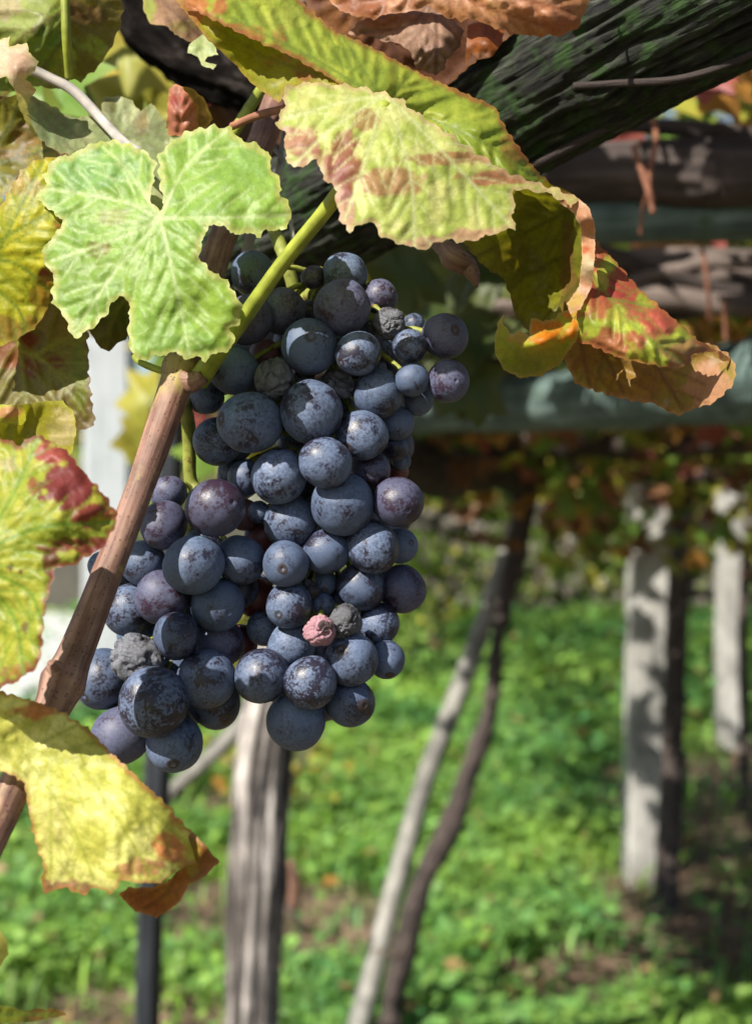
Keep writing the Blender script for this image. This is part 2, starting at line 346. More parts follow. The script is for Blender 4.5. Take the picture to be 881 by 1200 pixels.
def grass_mesh():
    Vs, Fs, Cs, off = [], [], [], 0
    for (y0, y1, dens, size, kind) in ((3.1, 5.2, 3800, 0.046, 'broad'), (3.1, 5.6, 4200, 0.10, 'blade'), (5.2, 8, 1500, 0.06, 'broad'), (5.4, 9, 1700, 0.12, 'blade'),
                                       (8, 13, 600, 0.085, 'broad'), (8.5, 13, 450, 0.14, 'blade'), (13, 21, 260, 0.10, 'broad'), (13, 21, 200, .17, 'blade')):
        wid = lambda y: 0.32 * y + 0.35
        n = int(dens * (wid(y0) + wid(y1)) * (y1 - y0))
        y = RNG.uniform(y0, y1, n); x = RNG.uniform(-1, 1, n) * wid(y)
        bn = bare(x, y) + 0.45 * fbm(np.stack([x * 2.2, y * 2.2, x * 0], 1), 3)
        onpath = (y > 8.2 + (x + 14) * .048) & (x < -1.42 - .28 * (y - 8.9) + .1)
        keep = (RNG.uniform(0, 1, n) > sstep(0.2, 0.6, bn) * 0.96) & ~(onpath & (RNG.uniform(0, 1, n) > 0.03))
        x, y = x[keep], y[keep]; n = len(x)
        tuft = 0.5 + 0.5 * fbm(np.stack([x * 3.1, y * 3.1, x * 0 + 4], 1), 3)
        az = RNG.uniform(0, 2 * math.pi, n); s = size * RNG.uniform(0.55, 1.3, n) * (0.6 + 0.9 * tuft)
        d = np.stack([np.cos(az), np.sin(az), 0 * az], 1); e = np.stack([-np.sin(az), np.cos(az), 0 * az], 1); zz = np.array([0, 0, 1.0])
        if kind == 'broad':
            h = RNG.uniform(0.01, 0.05 + 1.3 * size, n) * (0.5 + tuft); base = np.stack([x, y, h], 1)
            tilt = RNG.normal(0.15, 0.5, n)[:, None]; t1 = d * np.cos(tilt) + zz * np.sin(tilt)
            wd = (s * 0.42)[:, None]; L = s[:, None]
            v = np.stack([base, base + t1 * L * 0.5 + e * wd + zz * L * .10, base + t1 * L - zz * L * .12, base + t1 * L * 0.5 - e * wd + zz * L * .10], 1)
            f = np.array([[0, 1, 2], [0, 2, 3]]); k = 4
        else:
            base = np.stack([x, y, 0 * x], 1); ln = RNG.uniform(0.15, 0.8, n)[:, None]; L = s[:, None]; wd = (0.0035 + s * 0.035)[:, None]
            mid = base + zz * L * 0.6 + d * L * ln * 0.3; tip = base + zz * L * (1 - .35 * ln) + d * L * ln
            v = np.stack([base - e * wd, base + e * wd, mid + e * wd * .9, mid - e * wd * .9, tip], 1)
            f = np.array([[0, 1, 2], [0, 2, 3], [3, 2, 4]]); k = 5
        Vs.append(v.reshape(-1, 3)); Fs.append((f[None] + (np.arange(n) * k)[:, None, None]).reshape(-1, 3) + off); off += n * k
        g = RNG.uniform(0, 1, n); yel = np.clip(0.5 + fbm(np.stack([x * 1.2, y * 1.2, x * 0 + 9], 1), 3) * 1.2 + RNG.normal(0, .2, n), 0, 1)
        lum = RNG.uniform(.55, 1.3, n); c = np.stack([0.058 + 0.085 * yel, 0.15 + 0.085 * yel, 0.036 + 0.02 * g], 1) * lum[:, None] * 1.6
        dry = RNG.uniform(0, 1, n) < 0.025; c[dry] = (0.30, 0.20, 0.09)
        Cs.append(np.repeat(c, k, 0))
    return mesh_np('grass', np.vstack(Vs), np.vstack(Fs), np.vstack(Cs), smooth=False)
tag(link('grass', grass_mesh(), M['grass']), 'bright green weedy grass covering the vineyard floor', 'grass', kind='stuff')

def sticks_mesh(spots, n, size=0.09):
    V, F, T, o = [], [], [], 0
    for k in range(n):
        bx, by, br = spots[k % len(spots)]
        x, y = RNG.normal(bx, br * .5), RNG.normal(by, br * .5); az = RNG.uniform(0, 6.28); l = size * RNG.uniform(.4, 1.5); r = RNG.uniform(.002, .006)
        d = np.array([math.cos(az), math.sin(az), RNG.uniform(-.15, .35)]) * l; b = np.array([x, y, RNG.uniform(.01, .05)])
        e = np.array([-math.sin(az), math.cos(az), 0]) * r; u = np.array([0, 0, r])
        v = np.array([b - e, b + u, b + e, b + d - e * .6, b + d + u * .6, b + d + e * .6])
        V.append(v); F += [(o, o + 1, o + 4, o + 3), (o + 1, o + 2, o + 5, o + 4), (o, o + 3, o + 5, o + 2)]; T.append(v); o += 6
    return mesh_np('mulch', np.vstack(V), F, vec=np.vstack(T), smooth=False)
tag(link('mulch', sticks_mesh(BARE, 2600), M['mulch']), 'brown dry clippings scattered on bare patches round the posts', 'clippings', kind='stuff')

# ------------------------------------------------------------------ leaf template for vines further off
def leaf_outline(k=0):
    rr = random.Random(k); pts = []
    lobes = [(-150, .62), (-118, .50), (-92, .78), (-62, .52), (-42, .86), (-20, .60), (0, 1.05), (20, .60), (42, .86), (62, .52), (92, .78), (118, .50), (150, .62), (172, .30)]
    lobes = [(-172, .30)] + lobes
    for a, r in lobes:
        a = math.radians(a + rr.uniform(-4, 4)); r *= rr.uniform(.9, 1.1); pts.append((math.sin(a) * r * .5, math.cos(a) * r * .5))
    return pts

def far_leaf_geom(k):
    """about 60 triangles, unit size, petiole end at the origin, curled"""
    o = leaf_outline(k); rr = random.Random(k + 50)
    V = [(0, 0, 0)]; F = []; n = len(o)
    for s in (0.45, 1.0):
        for x, y in o: V.append((x * s, y * s, 0))
    for i in range(n - 1):
        F += [(0, 1 + i, 2 + i), (1 + i, 1 + n + i, 2 + n + i), (1 + i, 2 + n + i, 2 + i)]
    V = np.array(V); a, b = rr.uniform(-.9, -.2), rr.uniform(-.6, .5)
    V[:, 2] += a * V[:, 0] ** 2 + b * V[:, 1] ** 2 + .09 * np.sin(V[:, 0] * 11 + k) * np.cos(V[:, 1] * 9) + .12 * np.abs(V[:, 0])
    return V, np.array(F)
FARL = [far_leaf_geom(k) for k in range(6)]
AUT = {'olive': ((.035, .055, .009), (.075, .075, .016)), 'green': ((.09, .17, .025), (.16, .22, .03)), 'yellow': ((.22, .23, .03), (.34, .28, .04)), 'orange': ((.24, .11, .025), (.33, .17, .03)),  # olive: leaf green darkened, with shade put into the colour
       'red': ((.20, .045, .04), (.32, .09, .07)), 'brown': ((.12, .055, .025), (.20, .10, .05))}
def tint(key, V, k):
    a, b = [np.array(x) for x in AUT[key]]; r = np.linalg.norm(V[:, :2], axis=1) / .52
    t = np.clip(r + .7 * fbm(V * 4 + k * 7.1, 3), 0, 1)[:, None]
    c = a * (1 - t) + b * t
    if key in ('green', 'yellow'): c = c * (1 - .5 * sstep(.8, 1.1, t)) + np.array((.22, .08, .03)) * .5 * sstep(.8, 1.1, t)
    return c
TINT = {}
def tintc(key, k):
    if (key, k) not in TINT: TINT[(key, k)] = tint(key, FARL[k][0], k)
    return TINT[(key, k)]
FAR_ME = {}
def far_leaf_mesh(key, k):
    if (key, k) not in FAR_ME:
        V, F = FARL[k]; me = mesh_np('leaf', V, F, tint(key, V, k)); me.materials.append(M['leaf_far']); FAR_ME[(key, k)] = me
    return FAR_ME[(key, k)]
def pick(mix):
    r = random.random() * sum(p for _, p in mix)
    for k, p in mix:
        r -= p
        if r <= 0: return k
    return mix[-1][0]
MIX = [('green', 3), ('yellow', 2.2), ('orange', 2), ('red', 1.3), ('brown', 2)]
def far_leaf(parent, loc, size, mix=MIX, rot=None):
    o = bpy.data.objects.new('leaf', far_leaf_mesh(pick(mix), random.randrange(6))); COL.objects.link(o)
    e = rot or (random.gauss(0.9, .55), random.gauss(0, .5), random.uniform(0, 6.28))
    o.parent = parent; o.matrix_parent_inverse = Matrix.Translation(-Vector(parent.location))
    o.location = loc; o.rotation_euler = e; o.scale = (size, size, size); return o
def foliage_mesh(name, locs, sizes, mix, flat=0.6):
    Vs, Fs, Cs, off = [], [], [], 0
    for (l, s) in zip(locs, sizes):
        k = random.randrange(6); V, F = FARL[k]; key = pick(mix)
        R = np.array(Matrix(Quaternion((random.gauss(0, 1), random.gauss(0, 1), random.gauss(0, 1), random.gauss(0, 1))).normalized().to_matrix())) if random.random() > flat else \
            np.array((Matrix.Rotation(random.uniform(0, 6.28), 3, 'Z') @ Matrix.Rotation(random.gauss(0, .45), 3, 'X') @ Matrix.Rotation(random.gauss(0, .4), 3, 'Y')))
        Vs.append(V @ R.T * s + np.array(l)); Fs.append(F + off); off += len(V); Cs.append(tintc(key, k) * random.uniform(.75, 1.2))
    return mesh_np(name, np.vstack(Vs), np.vstack(Fs), np.vstack(Cs))

# ------------------------------------------------------------------ boundary wall, trees and shrubs behind
wall = thing('stone_wall', 'low dry stone boundary wall of pale rubble behind the vineyard grass', 'wall', (2, 17.6, 0))
cv = np.array([(-5, 17.7, -.1), (11, 17.7, -.1), (11, 18.1, -.1), (-5, 18.1, -.1), (-5, 17.7, 1.35), (11, 17.7, 1.35), (11, 18.1, 1.35), (-5, 18.1, 1.35)], float)
under(link('wall_core', mesh_np('wall_core', cv, [(0, 1, 5, 4), (1, 2, 6, 5), (2, 3, 7, 6), (3, 0, 4, 7), (4, 5, 6, 7)], smooth=False), M['mortar']), wall)
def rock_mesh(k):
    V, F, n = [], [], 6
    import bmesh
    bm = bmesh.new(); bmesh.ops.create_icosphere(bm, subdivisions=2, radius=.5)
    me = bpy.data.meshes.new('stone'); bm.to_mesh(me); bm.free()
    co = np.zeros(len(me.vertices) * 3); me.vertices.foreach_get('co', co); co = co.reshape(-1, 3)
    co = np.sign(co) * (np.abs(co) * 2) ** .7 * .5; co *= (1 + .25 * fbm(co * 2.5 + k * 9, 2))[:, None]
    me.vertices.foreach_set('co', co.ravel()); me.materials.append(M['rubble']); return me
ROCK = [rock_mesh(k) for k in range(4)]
cnt = 0
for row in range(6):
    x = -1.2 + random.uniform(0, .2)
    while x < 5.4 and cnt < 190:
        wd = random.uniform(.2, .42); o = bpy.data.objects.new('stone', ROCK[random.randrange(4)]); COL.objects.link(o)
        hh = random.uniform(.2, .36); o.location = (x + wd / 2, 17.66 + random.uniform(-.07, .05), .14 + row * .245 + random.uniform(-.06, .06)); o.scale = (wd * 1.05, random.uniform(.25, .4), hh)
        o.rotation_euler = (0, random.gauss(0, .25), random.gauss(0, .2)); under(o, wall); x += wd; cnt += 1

def tree(x, y, h, cr, label, mix, n=2600, leaf=.26):
    t = thing('tree', label, 'tree', (x, y, 0), 'trees behind the vineyard')
    parts = [tube([(x, y, -.1), (x + .1, y, h * .35), (x - .1, y + .1, h * .75)], [.16, .12, .05], 10, 14, .1, 20, 2)]
    for k in range(5):
        a = k * 1.26 + .3; zz = h * (.25 + .1 * k)
        parts.append(tube([(x, y, zz), (x + math.cos(a) * cr * .4, y + math.sin(a) * cr * .4, zz + .5), (x + math.cos(a) * cr * .8, y + math.sin(a) * cr * .8, zz + 1.1)], [.06, .04, .015], 6, 8))
    tube_obj('trunk', M['bark'], t, *parts)
    L = []; 
    cl = [(random.gauss(0, cr * .5), random.gauss(0, cr * .5), random.uniform(.12, 1) * h, random.uniform(.3, .55) * cr) for _ in range(16)]
    for k in range(n):
        c = cl[k % 16]; v = np.random.default_rng(k + int(x * 10) % 97).normal(size=3); v = v / np.linalg.norm(v) * c[3] * random.uniform(.6, 1.05)
        L.append((x + c[0] + v[0], y + c[1] + v[1], max(.1, c[2] + v[2])))
    o = link('crown', foliage_mesh('crown', L, [leaf * random.uniform(.7, 1.3) for _ in L], mix, .3), M['leaf_far']); under(o, t)
GRN = [('green', 5), ('yellow', 2)]
YEL = [('green', 2), ('yellow', 4), ('orange', .6)]
tree(-7.2, 24, 8, 2.6, 'green tree behind the pale path left of the stone wall', GRN)
tree(-3.6, 25, 7.5, 2.4, 'yellow green tree between the path and the stone wall', YEL)
tree(0.2, 23.5, 7, 2.3, 'dense green tree directly behind the lit end of the stone wall', GRN)
tree(3.4, 24, 8, 2.4, 'yellowing tree rising over the middle of the stone wall', YEL)
tree(7.0, 23, 8, 2.6, 'green tree behind the shaded end of the stone wall', GRN)

def shrub(x, y, h, r, label, mix, n=420, leaf=.12):
    t = thing('shrub', label, 'shrub', (x, y, 0), 'shrubs along the wall')
    parts = [tube([(x, y, -.05), (x + math.cos(a) * r * .3, y + math.sin(a) * r * .3, h * .5), (x + math.cos(a) * r * .6, y + math.sin(a) * r * .6, h * .9)], [.02, .015, .006], 5, 7) for a in (0.3, 1.7, 3.0, 4.4, 5.5)]
    tube_obj('stem', M['bark'], t, *parts)
    L = []
    for k in range(n):
        v = RNG.normal(size=3); v /= np.linalg.norm(v); q = RNG.uniform(.45, 1)
        L.append((x + v[0] * r * q, y + v[1] * r * q, max(.06, h * .55 + v[2] * h * .5 * q)))
    under(link('foliage', foliage_mesh('foliage', L, [leaf * random.uniform(.6, 1.3) for _ in L], mix, .4), M['leaf_far']), t)
DK = [('green', 6), ('yellow', 1)]
shrub(-.05, 10.2, 1.35, .55, 'leafy green shrub just left of the leaning stake', DK)
shrub(.55, 13.5, 1.1, .6, 'low broad shrub in front of the lit wall stones', DK)
shrub(-1.55, 11.5, 2.0, .5, 'tall pale green shrub beside the pale pillar', GRN)
shrub(-.9, 8.2, 1.1, .5, 'yellow green shrub behind the thick vine trunk', YEL)
shrub(1.7, 16.4, 1.25, .7, 'dark shrub in the shade under the trellis', DK)
shrub(3.0, 16.6, 1.3, .7, 'dark shrub behind the near granite post', DK)
shrub(4.4, 16.3, 1.2, .7, 'dark shrub behind the far granite post', DK)
shrub(-.45, 5.9, .42, .4, 'small weedy shrub at the foot of the thick vine trunk', YEL, 160, .07)

# ------------------------------------------------------------------ posts
def post(name, label, cat, u, v_base, wpx, top_z, mat, group=None, depth=1.0, chip=True, lean=0.0):
    y = CAM_Z * F_PX / (v_base - CV); x, _, _ = P(u, v_base, y); wd = wpx / F_PX * y
    n = 26; V, F = [], []
    prof = [(-.5, -.44), (-.44, -.5), (.44, -.5), (.5, -.44), (.5, .44), (.44, .5), (-.44, .5), (-.5, .44)]
    for i in range(n):
        z = -.15 + (top_z + .15) * i / (n - 1)
        for j, (a, b) in enumerate(prof):
            q = 1 + .06 * float(noise3([[a * 3 + x, b * 3, z * 5]])[0]) - .06 * i / n
            V.append((x + a * wd * q + lean * z, y + wd * depth * .5 + b * wd * depth * q, z + (random.uniform(-.05, .03) if i == n - 1 and chip else 0)))
    for i in range(n - 1):
        for j in range(8): F.append((i * 8 + j, i * 8 + (j + 1) % 8, i * 8 + 8 + (j + 1) % 8, i * 8 + 8 + j))
    F.append(tuple(range((n - 1) * 8, n * 8)))
    me = mesh_np(name, V, F, smooth=False)
    return tag(link(name, me, mat), label, cat, group)
post('granite_post', 'weathered pale granite post with a vine trunk hugging its side', 'post', 762, 1040, 52, 1.55, M['stone'], 'granite trellis posts', lean=.012)
post('granite_post', 'thinner granite post standing further back beside a thin dark stem', 'post', 858, 882, 30, 1.5, M['stone'], 'granite trellis posts')
post('stone_pillar', 'tall smooth pale grey pillar at the edge of the path', 'pillar', 124, 833, 56, 3.0, M['pillar'], chip=False)

pole = tag(tube_obj('metal_pole', M['steel'], None, tube([P(163, 1800, 1.72), P(172, 1200, 1.66), P(185, 890, 1.6), P(199, 550, 1.56), P(205, 400, 1.55)], [.0155] * 5, 6, 12)),
           'slim dark steel pole standing in the grass below the grapes', 'pole')
pole.data.polygons.foreach_set('use_smooth', np.zeros(len(pole.data.polygons), bool))

# ------------------------------------------------------------------ trellis logs and beams
def ext(p, d):
    a, b = np.array(p[-2], float), np.array(p[-1], float); return list(p) + [tuple(b + (b - a) / np.linalg.norm(b - a) * d)]
def beam(name, label, mat, pts, rad, ring=36, n=90, ridge=.08, rs=150, rl=9, seed=0, cat='beam', group='trellis beams'):
    return tag(tube_obj(name, mat, None, tube(pts, rad, ring, n, ridge, rs, rl, .06, 18, seed)), label, cat, group)
beam('wooden_log', 'thick mossy dark log crossing above the grapes with deep grain', M['log'],
     [P(180, 352, .64), P(345, 262, .575), P(520, 165, .515), P(640, 98, .487), P(760, 30, .462), P(960, -80, .425), (.36, .24, 1.555)], [.0245, .0245, .0242, .0245, .0245, .025, .025], 200, 560, .10, 340, 30, 3, 'log', None)
beam('wooden_beam', 'greenish wooden beam under a grey vine arm tied with a tendril', M['beam'],
     ext([P(380, 262, 1.0), P(700, 254, .97), P(1010, 246, .94)], .9), [.0165, .017, .0175, .018], seed=8)
beam('wooden_beam', 'long green weathered beam sloping away below the rolled leaf', M['beam'],
     [P(400, 482, 2.45), P(650, 470, 1.85), P(881, 447, 1.36), P(1010, 432, 1.2), (1.05, .75, 1.41)], [.036, .037, .0375, .038, .038], seed=12)
beam('wooden_beam', 'thin dark beam among the hanging autumn leaves', M['darkbark'],
     ext([P(420, 528, 3.5), P(700, 518, 3.3), P(960, 512, 3.1)], 1.5), [.034] * 4, seed=21)

# vine lying on the trellis at right
arm = thing('grape_vine', 'old grey vine arm lying along the green beam with bundled canes below', 'vine', P(760, 205, .95), 'grapevines on the trellis')
tube_obj('trunk', M['darkbark'], arm, tube(ext([P(560, 215, .985), P(650, 208, .965), P(740, 200, .95), P(830, 203, .935), P(1000, 196, .91)], .8), [.017, .0185, .0185, .0195, .02, .02], 40, 110, .16, 130, 8, .12, 30, 2))
tube_obj('cane', M['darkbark'], arm, tube([P(700, 152, .98), P(760, 148, .97), P(830, 155, .95), P(960, 172, .93)], [.0045, .005, .006, .007], 12, 40, .1, 200, 10))
bundle = [(285, 350, .0055), (300, 310, .008), (318, 322, .009), (332, 340, .0075), (345, 358, .009), (352, 330, .010), (366, 352, .0075), (322, 352, .006), (340, 305, .006)]
for k, (va, vb, r) in enumerate(bundle):
    y = 1.28 + .03 * (k % 4)
    tube_obj('cane', M['bark'] if k % 3 else M['darkbark'], arm, tube([P(560, va + 14, y + .06), P(690, va + 6 + 5 * math.sin(k), y), P(790, (va + vb) / 2 + 6 * math.cos(k * 2), y - .02), P(980, vb, y - .05), (.95 + .03 * k, y - .1, 1.47 + .01 * (k % 3))], [r * .8, r, r * 1.1, r, r], 12, 50, .2, 160, 8, .15, 40, k))
for pts, r in (([P(765, 135, .93), P(768, 165, .915), P(760, 205, .905), P(762, 232, .905), P(765, 250, .905)], .0019), ([P(742, 172, .915), P(750, 195, .905), P(758, 220, .903), P(764, 236, .905)], .0021), ([P(752, 165, .93), P(744, 172, .915)], .0012), ([P(758, 225, .905), P(752, 250, .92), P(750, 275, .93)], .0012)):
    tube_obj('tendril', M['tendril'], arm, tube(pts, [r] * len(pts), 8, 24, 0, 1, 1, .25, 200))
for pts in ([P(822, 290, 1.2), P(828, 330, 1.2), P(832, 380, 1.22)], [P(848, 350, 1.2), P(850, 400, 1.21)]):
    tube_obj('tendril', M['tendril'], arm, tube(pts, [.0018] * len(pts), 6, 12))

L = []  # leaf spots kept above the view, added to shade the beams
while len(L) < 800:
    x, y = random.uniform(-.4, 1.1), random.uniform(.62, 2.0); L.append((x, y, 1.38 + .37 * y + random.uniform(0, .14)))
# ------------------------------------------------------------------ vines in the middle distance
def at_leaves(parent, n, ub, vb, yb, size=(.085, .13), mix=MIX):
    for _ in range(n):
        y = random.uniform(*yb); far_leaf(parent, P(random.uniform(*ub), random.uniform(*vb), y), random.uniform(*size), mix)
def canopy(parent, n, xb, yb, zb, mix=MIX, size=(.10, .15)):
    L = []
    for _ in range(n):
        q = (random.uniform(*xb), random.uniform(*yb), random.uniform(*zb)); skip = False
        for (px_, py_, z0, z1) in ((.93, 4.95, .62, 1.3), (.93, 4.95, -.1, .3), (1.93, 7.75, -.1, 1.3)):
            k = (py_ - q[1]) / -SUN.y; hx, hz = q[0] - SUN.x * k, q[2] - SUN.z * k
            if k > 0 and abs(hx - px_) < .19 and z0 < hz < z1 and random.random() < .93: skip = True  # gaps shaped along the sun direction to leave the posts lit
        if not skip: L.append(q)
    o = link('foliage', foliage_mesh('foliage', L, [random.uniform(*size) for _ in L], mix, .7), M['leaf_far']); o['kind'] = 'stuff'; under(o, parent)

DARKMIX = [('brown', 2), ('green', 3.2), ('orange', 1.0), ('yellow', 2), ('red', .7)]
o = link('foliage', foliage_mesh('foliage', L, [random.uniform(.08, .13) for _ in L], MIX, .7), M['leaf_far']); o['kind'] = 'stuff'; under(o, arm)  # unseen added canopy that throws shade on the beams
st = tag(tube_obj('wooden_stake', M['stake'], None, tube([P(396, 1300, 3.28), P(421, 1200, 3.3), P(470, 1012, 3.42), P(500, 908, 3.5), P(532, 825, 3.55), P(562, 742, 3.65), P(592, 655, 3.72), P(622, 560, 3.8)], [.026, .025, .024, .024, .0235, .023, .023, .022], 20, 60, .07, 60, 3, .05, 9)),
         'slim straight pale wooden stake leaning beside a crooked vine trunk', 'stake')
va = thing('grape_vine', 'crooked dark brown vine trunk climbing beside the leaning stake', 'vine', P(455, 1290, 3.28), 'grapevines on the trellis')
VT = tube_obj('trunk', M['darkbark'], va, tube([P(440, 1290, 3.24), P(456, 1200, 3.28), P(470, 1130, 3.30), P(496, 1033, 3.33), P(528, 965, 3.38), P(550, 905, 3.44), P(573, 835, 3.5), P(584, 745, 3.55), P(597, 680, 3.6), P(612, 610, 3.66), P(622, 540, 3.7)], [.024, .022, .021, .021, .023, .021, .018, .016, .018, .026, .034], 30, 150, .28, 60, 9, .34, 16, 4))
tube_obj('arm', M['darkbark'], va, tube([P(618, 570, 3.7), P(580, 545, 3.5), P(520, 552, 3.2), P(440, 540, 2.9)], [.04, .055, .06, .05], 20, 50, .2, 40, 5, .2, 9), tube([P(618, 570, 3.7), P(660, 530, 3.6), P(760, 525, 3.5), P(900, 520, 3.4)], [.034, .03, .026, .02], 16, 50, .2, 40, 5, .2, 9))
tube_obj('tie', M['wire'], None, tube([P(434, 1115, 3.28), P(460, 1118, 3.27), P(486, 1112, 3.3), P(460, 1108, 3.36), P(434, 1115, 3.28)], [.0022] * 5, 6, 30)).parent = VT
at_leaves(va, 75, (540, 720), (490, 640), (3.1, 4.0), (.085, .13), DARKMIX); at_leaves(va, 22, (470, 600), (480, 560), (3.0, 4.2), (.09, .14), [('brown', 3), ('green', 2)])
canopy(va, 3400, (-.35, 2.2), (2.5, 5.6), (1.44, 1.78))

vb_ = thing('grape_vine', 'dark vine trunk growing up along the near granite post', 'vine', P(785, 1090, 4.4), 'grapevines on the trellis')
tube_obj('trunk', M['darkbark'], vb_, tube([P(772, 1100, 4.36), P(780, 1040, 4.55), P(786, 940, 4.66), P(790, 820, 4.7), P(794, 700, 4.74), P(800, 620, 4.76), P(790, 540, 4.8)], [.042, .036, .034, .033, .034, .036, .04], 24, 90, .16, 50, 5, .2, 14, 14))
tube_obj('arm', M['darkbark'], vb_, tube([P(792, 560, 4.8), P(720, 545, 4.7), P(640, 550, 4.6)], [.035, .03, .024], 14, 30, .2, 40, 5), tube([P(792, 560, 4.8), P(840, 552, 4.7), P(960, 548, 4.5)], [.035, .03, .024], 14, 30, .2, 40, 5))
at_leaves(vb_, 100, (640, 900), (500, 665), (3.6, 5.0), (.10, .16), DARKMIX)
canopy(vb_, 3200, (-.2, 4.4), (5.2, 9), (1.40, 1.8))

vc = thing('grape_vine', 'thin dark vine stem beside the farther granite post', 'vine', P(873, 950, 6.2), 'grapevines on the trellis')
tube_obj('trunk', M['darkbark'], vc, tube([P(871, 955, 6.1), P(872, 850, 6.2), P(870, 740, 6.25), P(876, 640, 6.3)], [.022, .02, .02, .024], 14, 40, .15, 50, 5))
tube_obj('arm', M['darkbark'], vc, tube([P(876, 645, 6.3), P(800, 600, 6.3), P(700, 590, 6.4)], [.024, .03, .024], 12, 24, .2, 40, 5))
at_leaves(vc, 40, (640, 900), (570, 680), (5.4, 7.0), (.12, .17), DARKMIX)
canopy(vc, 3200, (-.3, 6.0), (9, 15.5), (1.36, 1.8), size=(.16, .23))

vd = thing('grape_vine', 'thick grey shaggy vine trunk standing behind the lowest grapes', 'vine', P(298, 1300, 2.5), 'grapevines on the trellis')
tube_obj('trunk', M['shaggy'], vd, tube([P(288, 1420, 2.5), P(295, 1200, 2.5), P(300, 1060, 2.5), P(305, 930, 2.52), P(316, 840, 2.52), P(330, 740, 2.54), P(345, 600, 2.56), P(360, 470, 2.58)], [.041, .0395, .039, .040, .038, .036, .036, .04], 84, 240, .36, 70, 3.5, .16, 9, 33))
tube_obj('arm', M['stake'], vd, tube([P(330, 790, 2.54), P(262, 872, 2.62), P(205, 925, 2.7), P(170, 975, 2.8)], [.014, .015, .013, .009], 10, 26, .1, 60, 4))
tube_obj('arm', M['darkbark'], vd, tube([P(360, 475, 2.58), P(440, 440, 2.5), P(540, 420, 2.3), P(660, 400, 2.1)], [.05, .045, .04, .03], 20, 40, .2, 40, 4, .15, 10))
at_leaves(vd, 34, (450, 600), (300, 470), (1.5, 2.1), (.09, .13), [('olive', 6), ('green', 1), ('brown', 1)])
canopy(vd, 800, (-.4, .9), (1.7, 2.9), (1.56, 1.85), [('green', 4), ('yellow', 3), ('orange', 1.5), ('brown', 1)])

# twigs and fallen leaves by the thick trunk
def twig(label, *pts, r=.006, m='bark'):
    tag(tube_obj('twig', M[m], None, tube(pts, [r, r, r * .6], 8, 14, .1, 100, 6)), label, 'twig', 'twigs on the ground')
twig('short upright reddish cut branch beside the thick grey trunk', P(344, 1064, 3.2), P(346, 1035, 3.18), P(340, 1010, 3.16), r=.015, m='cane')
twig('thin grey twig slanting down from the thick grey trunk', P(325, 1050, 3.0), P(345, 1075, 3.0), P(360, 1097, 3.02), r=.007)
FL = ['orange fallen leaf on bare soil beside the thick grey trunk', 'brown fallen leaf on open grass between the stake and the near granite post', 'red fallen leaf touching the brown one on open grass',
      'orange fallen leaf at the edge of the clippings in the near grass', 'brown fallen leaf in the grass before the near granite post', 'red fallen leaf in the grass beside the crooked vine trunk',
      'orange fallen leaf against the foot of the thick grey trunk', 'brown fallen leaf on the clippings between the two granite posts', 'red fallen leaf on the clippings beyond the near granite post']
for k, (u, v) in enumerate(((388, 1040), (562, 910), (582, 918), (640, 1165), (700, 1080), (540, 1030), (360, 1010), (810, 990), (855, 1035))):
    y = CAM_Z * F_PX / (v - CV) * .97; q = P(u, v, y)
    o = bpy.data.objects.new('fallen_leaf', far_leaf_mesh(('orange', 'brown', 'red')[k % 3], k % 6)); COL.objects.link(o)
    o.location = (q[0], q[1], .06); o.rotation_euler = (.3, -.2, k); o.scale = (.09,) * 3
    tag(o, FL[k], 'leaf', 'fallen leaves on the grass')

# ------------------------------------------------------------------ the vine in front: leaves
D0 = 0.405
def tps(ctrl):
    c = np.array(ctrl, float); X = c[:, :2] / 100; z = c[:, 2]; n = len(c)
    def ph(r2): return 0.5 * r2 * np.log(r2 + 1e-9)
    K = ph(((X[:, None] - X[None]) ** 2).sum(-1)) + np.eye(n) * 0.02; Pm = np.hstack([np.ones((n, 1)), X])
    A = np.block([[K, Pm], [Pm.T, np.zeros((3, 3))]]); s = np.linalg.lstsq(A, np.concatenate([z, [0, 0, 0]]), rcond=None)[0]
    def f(p):
        q = p / 100; return ph(((q[:, None] - X[None]) ** 2).sum(-1)) @ s[:n] + s[n] + q @ s[n + 1:]
    return f
def seg_dist(p, a, b):
    d = b - a; L = (d * d).sum(); t = np.clip(((p - a) @ d) / max(L, 1e-9), 0, 1); return np.linalg.norm(p - a - t[:, None] * d, axis=1)
def poly_dist(p, pl):
    r = np.full(len(p), 1e9)
    for a, b in zip(pl[:-1], pl[1:]): r = np.minimum(r, seg_dist(p, a, b))
    return r
def inside(p, poly):
    x, y = p[:, 0], p[:, 1]; r = np.zeros(len(p), bool); n = len(poly)
    for i in range(n):
        x0, y0 = poly[i]; x1, y1 = poly[(i + 1) % n]
        c = ((y0 > y) != (y1 > y)); xi = (x1 - x0) * (y - y0) / (y1 - y0 + 1e-12) + x0; r ^= c & (x < xi)
    return r

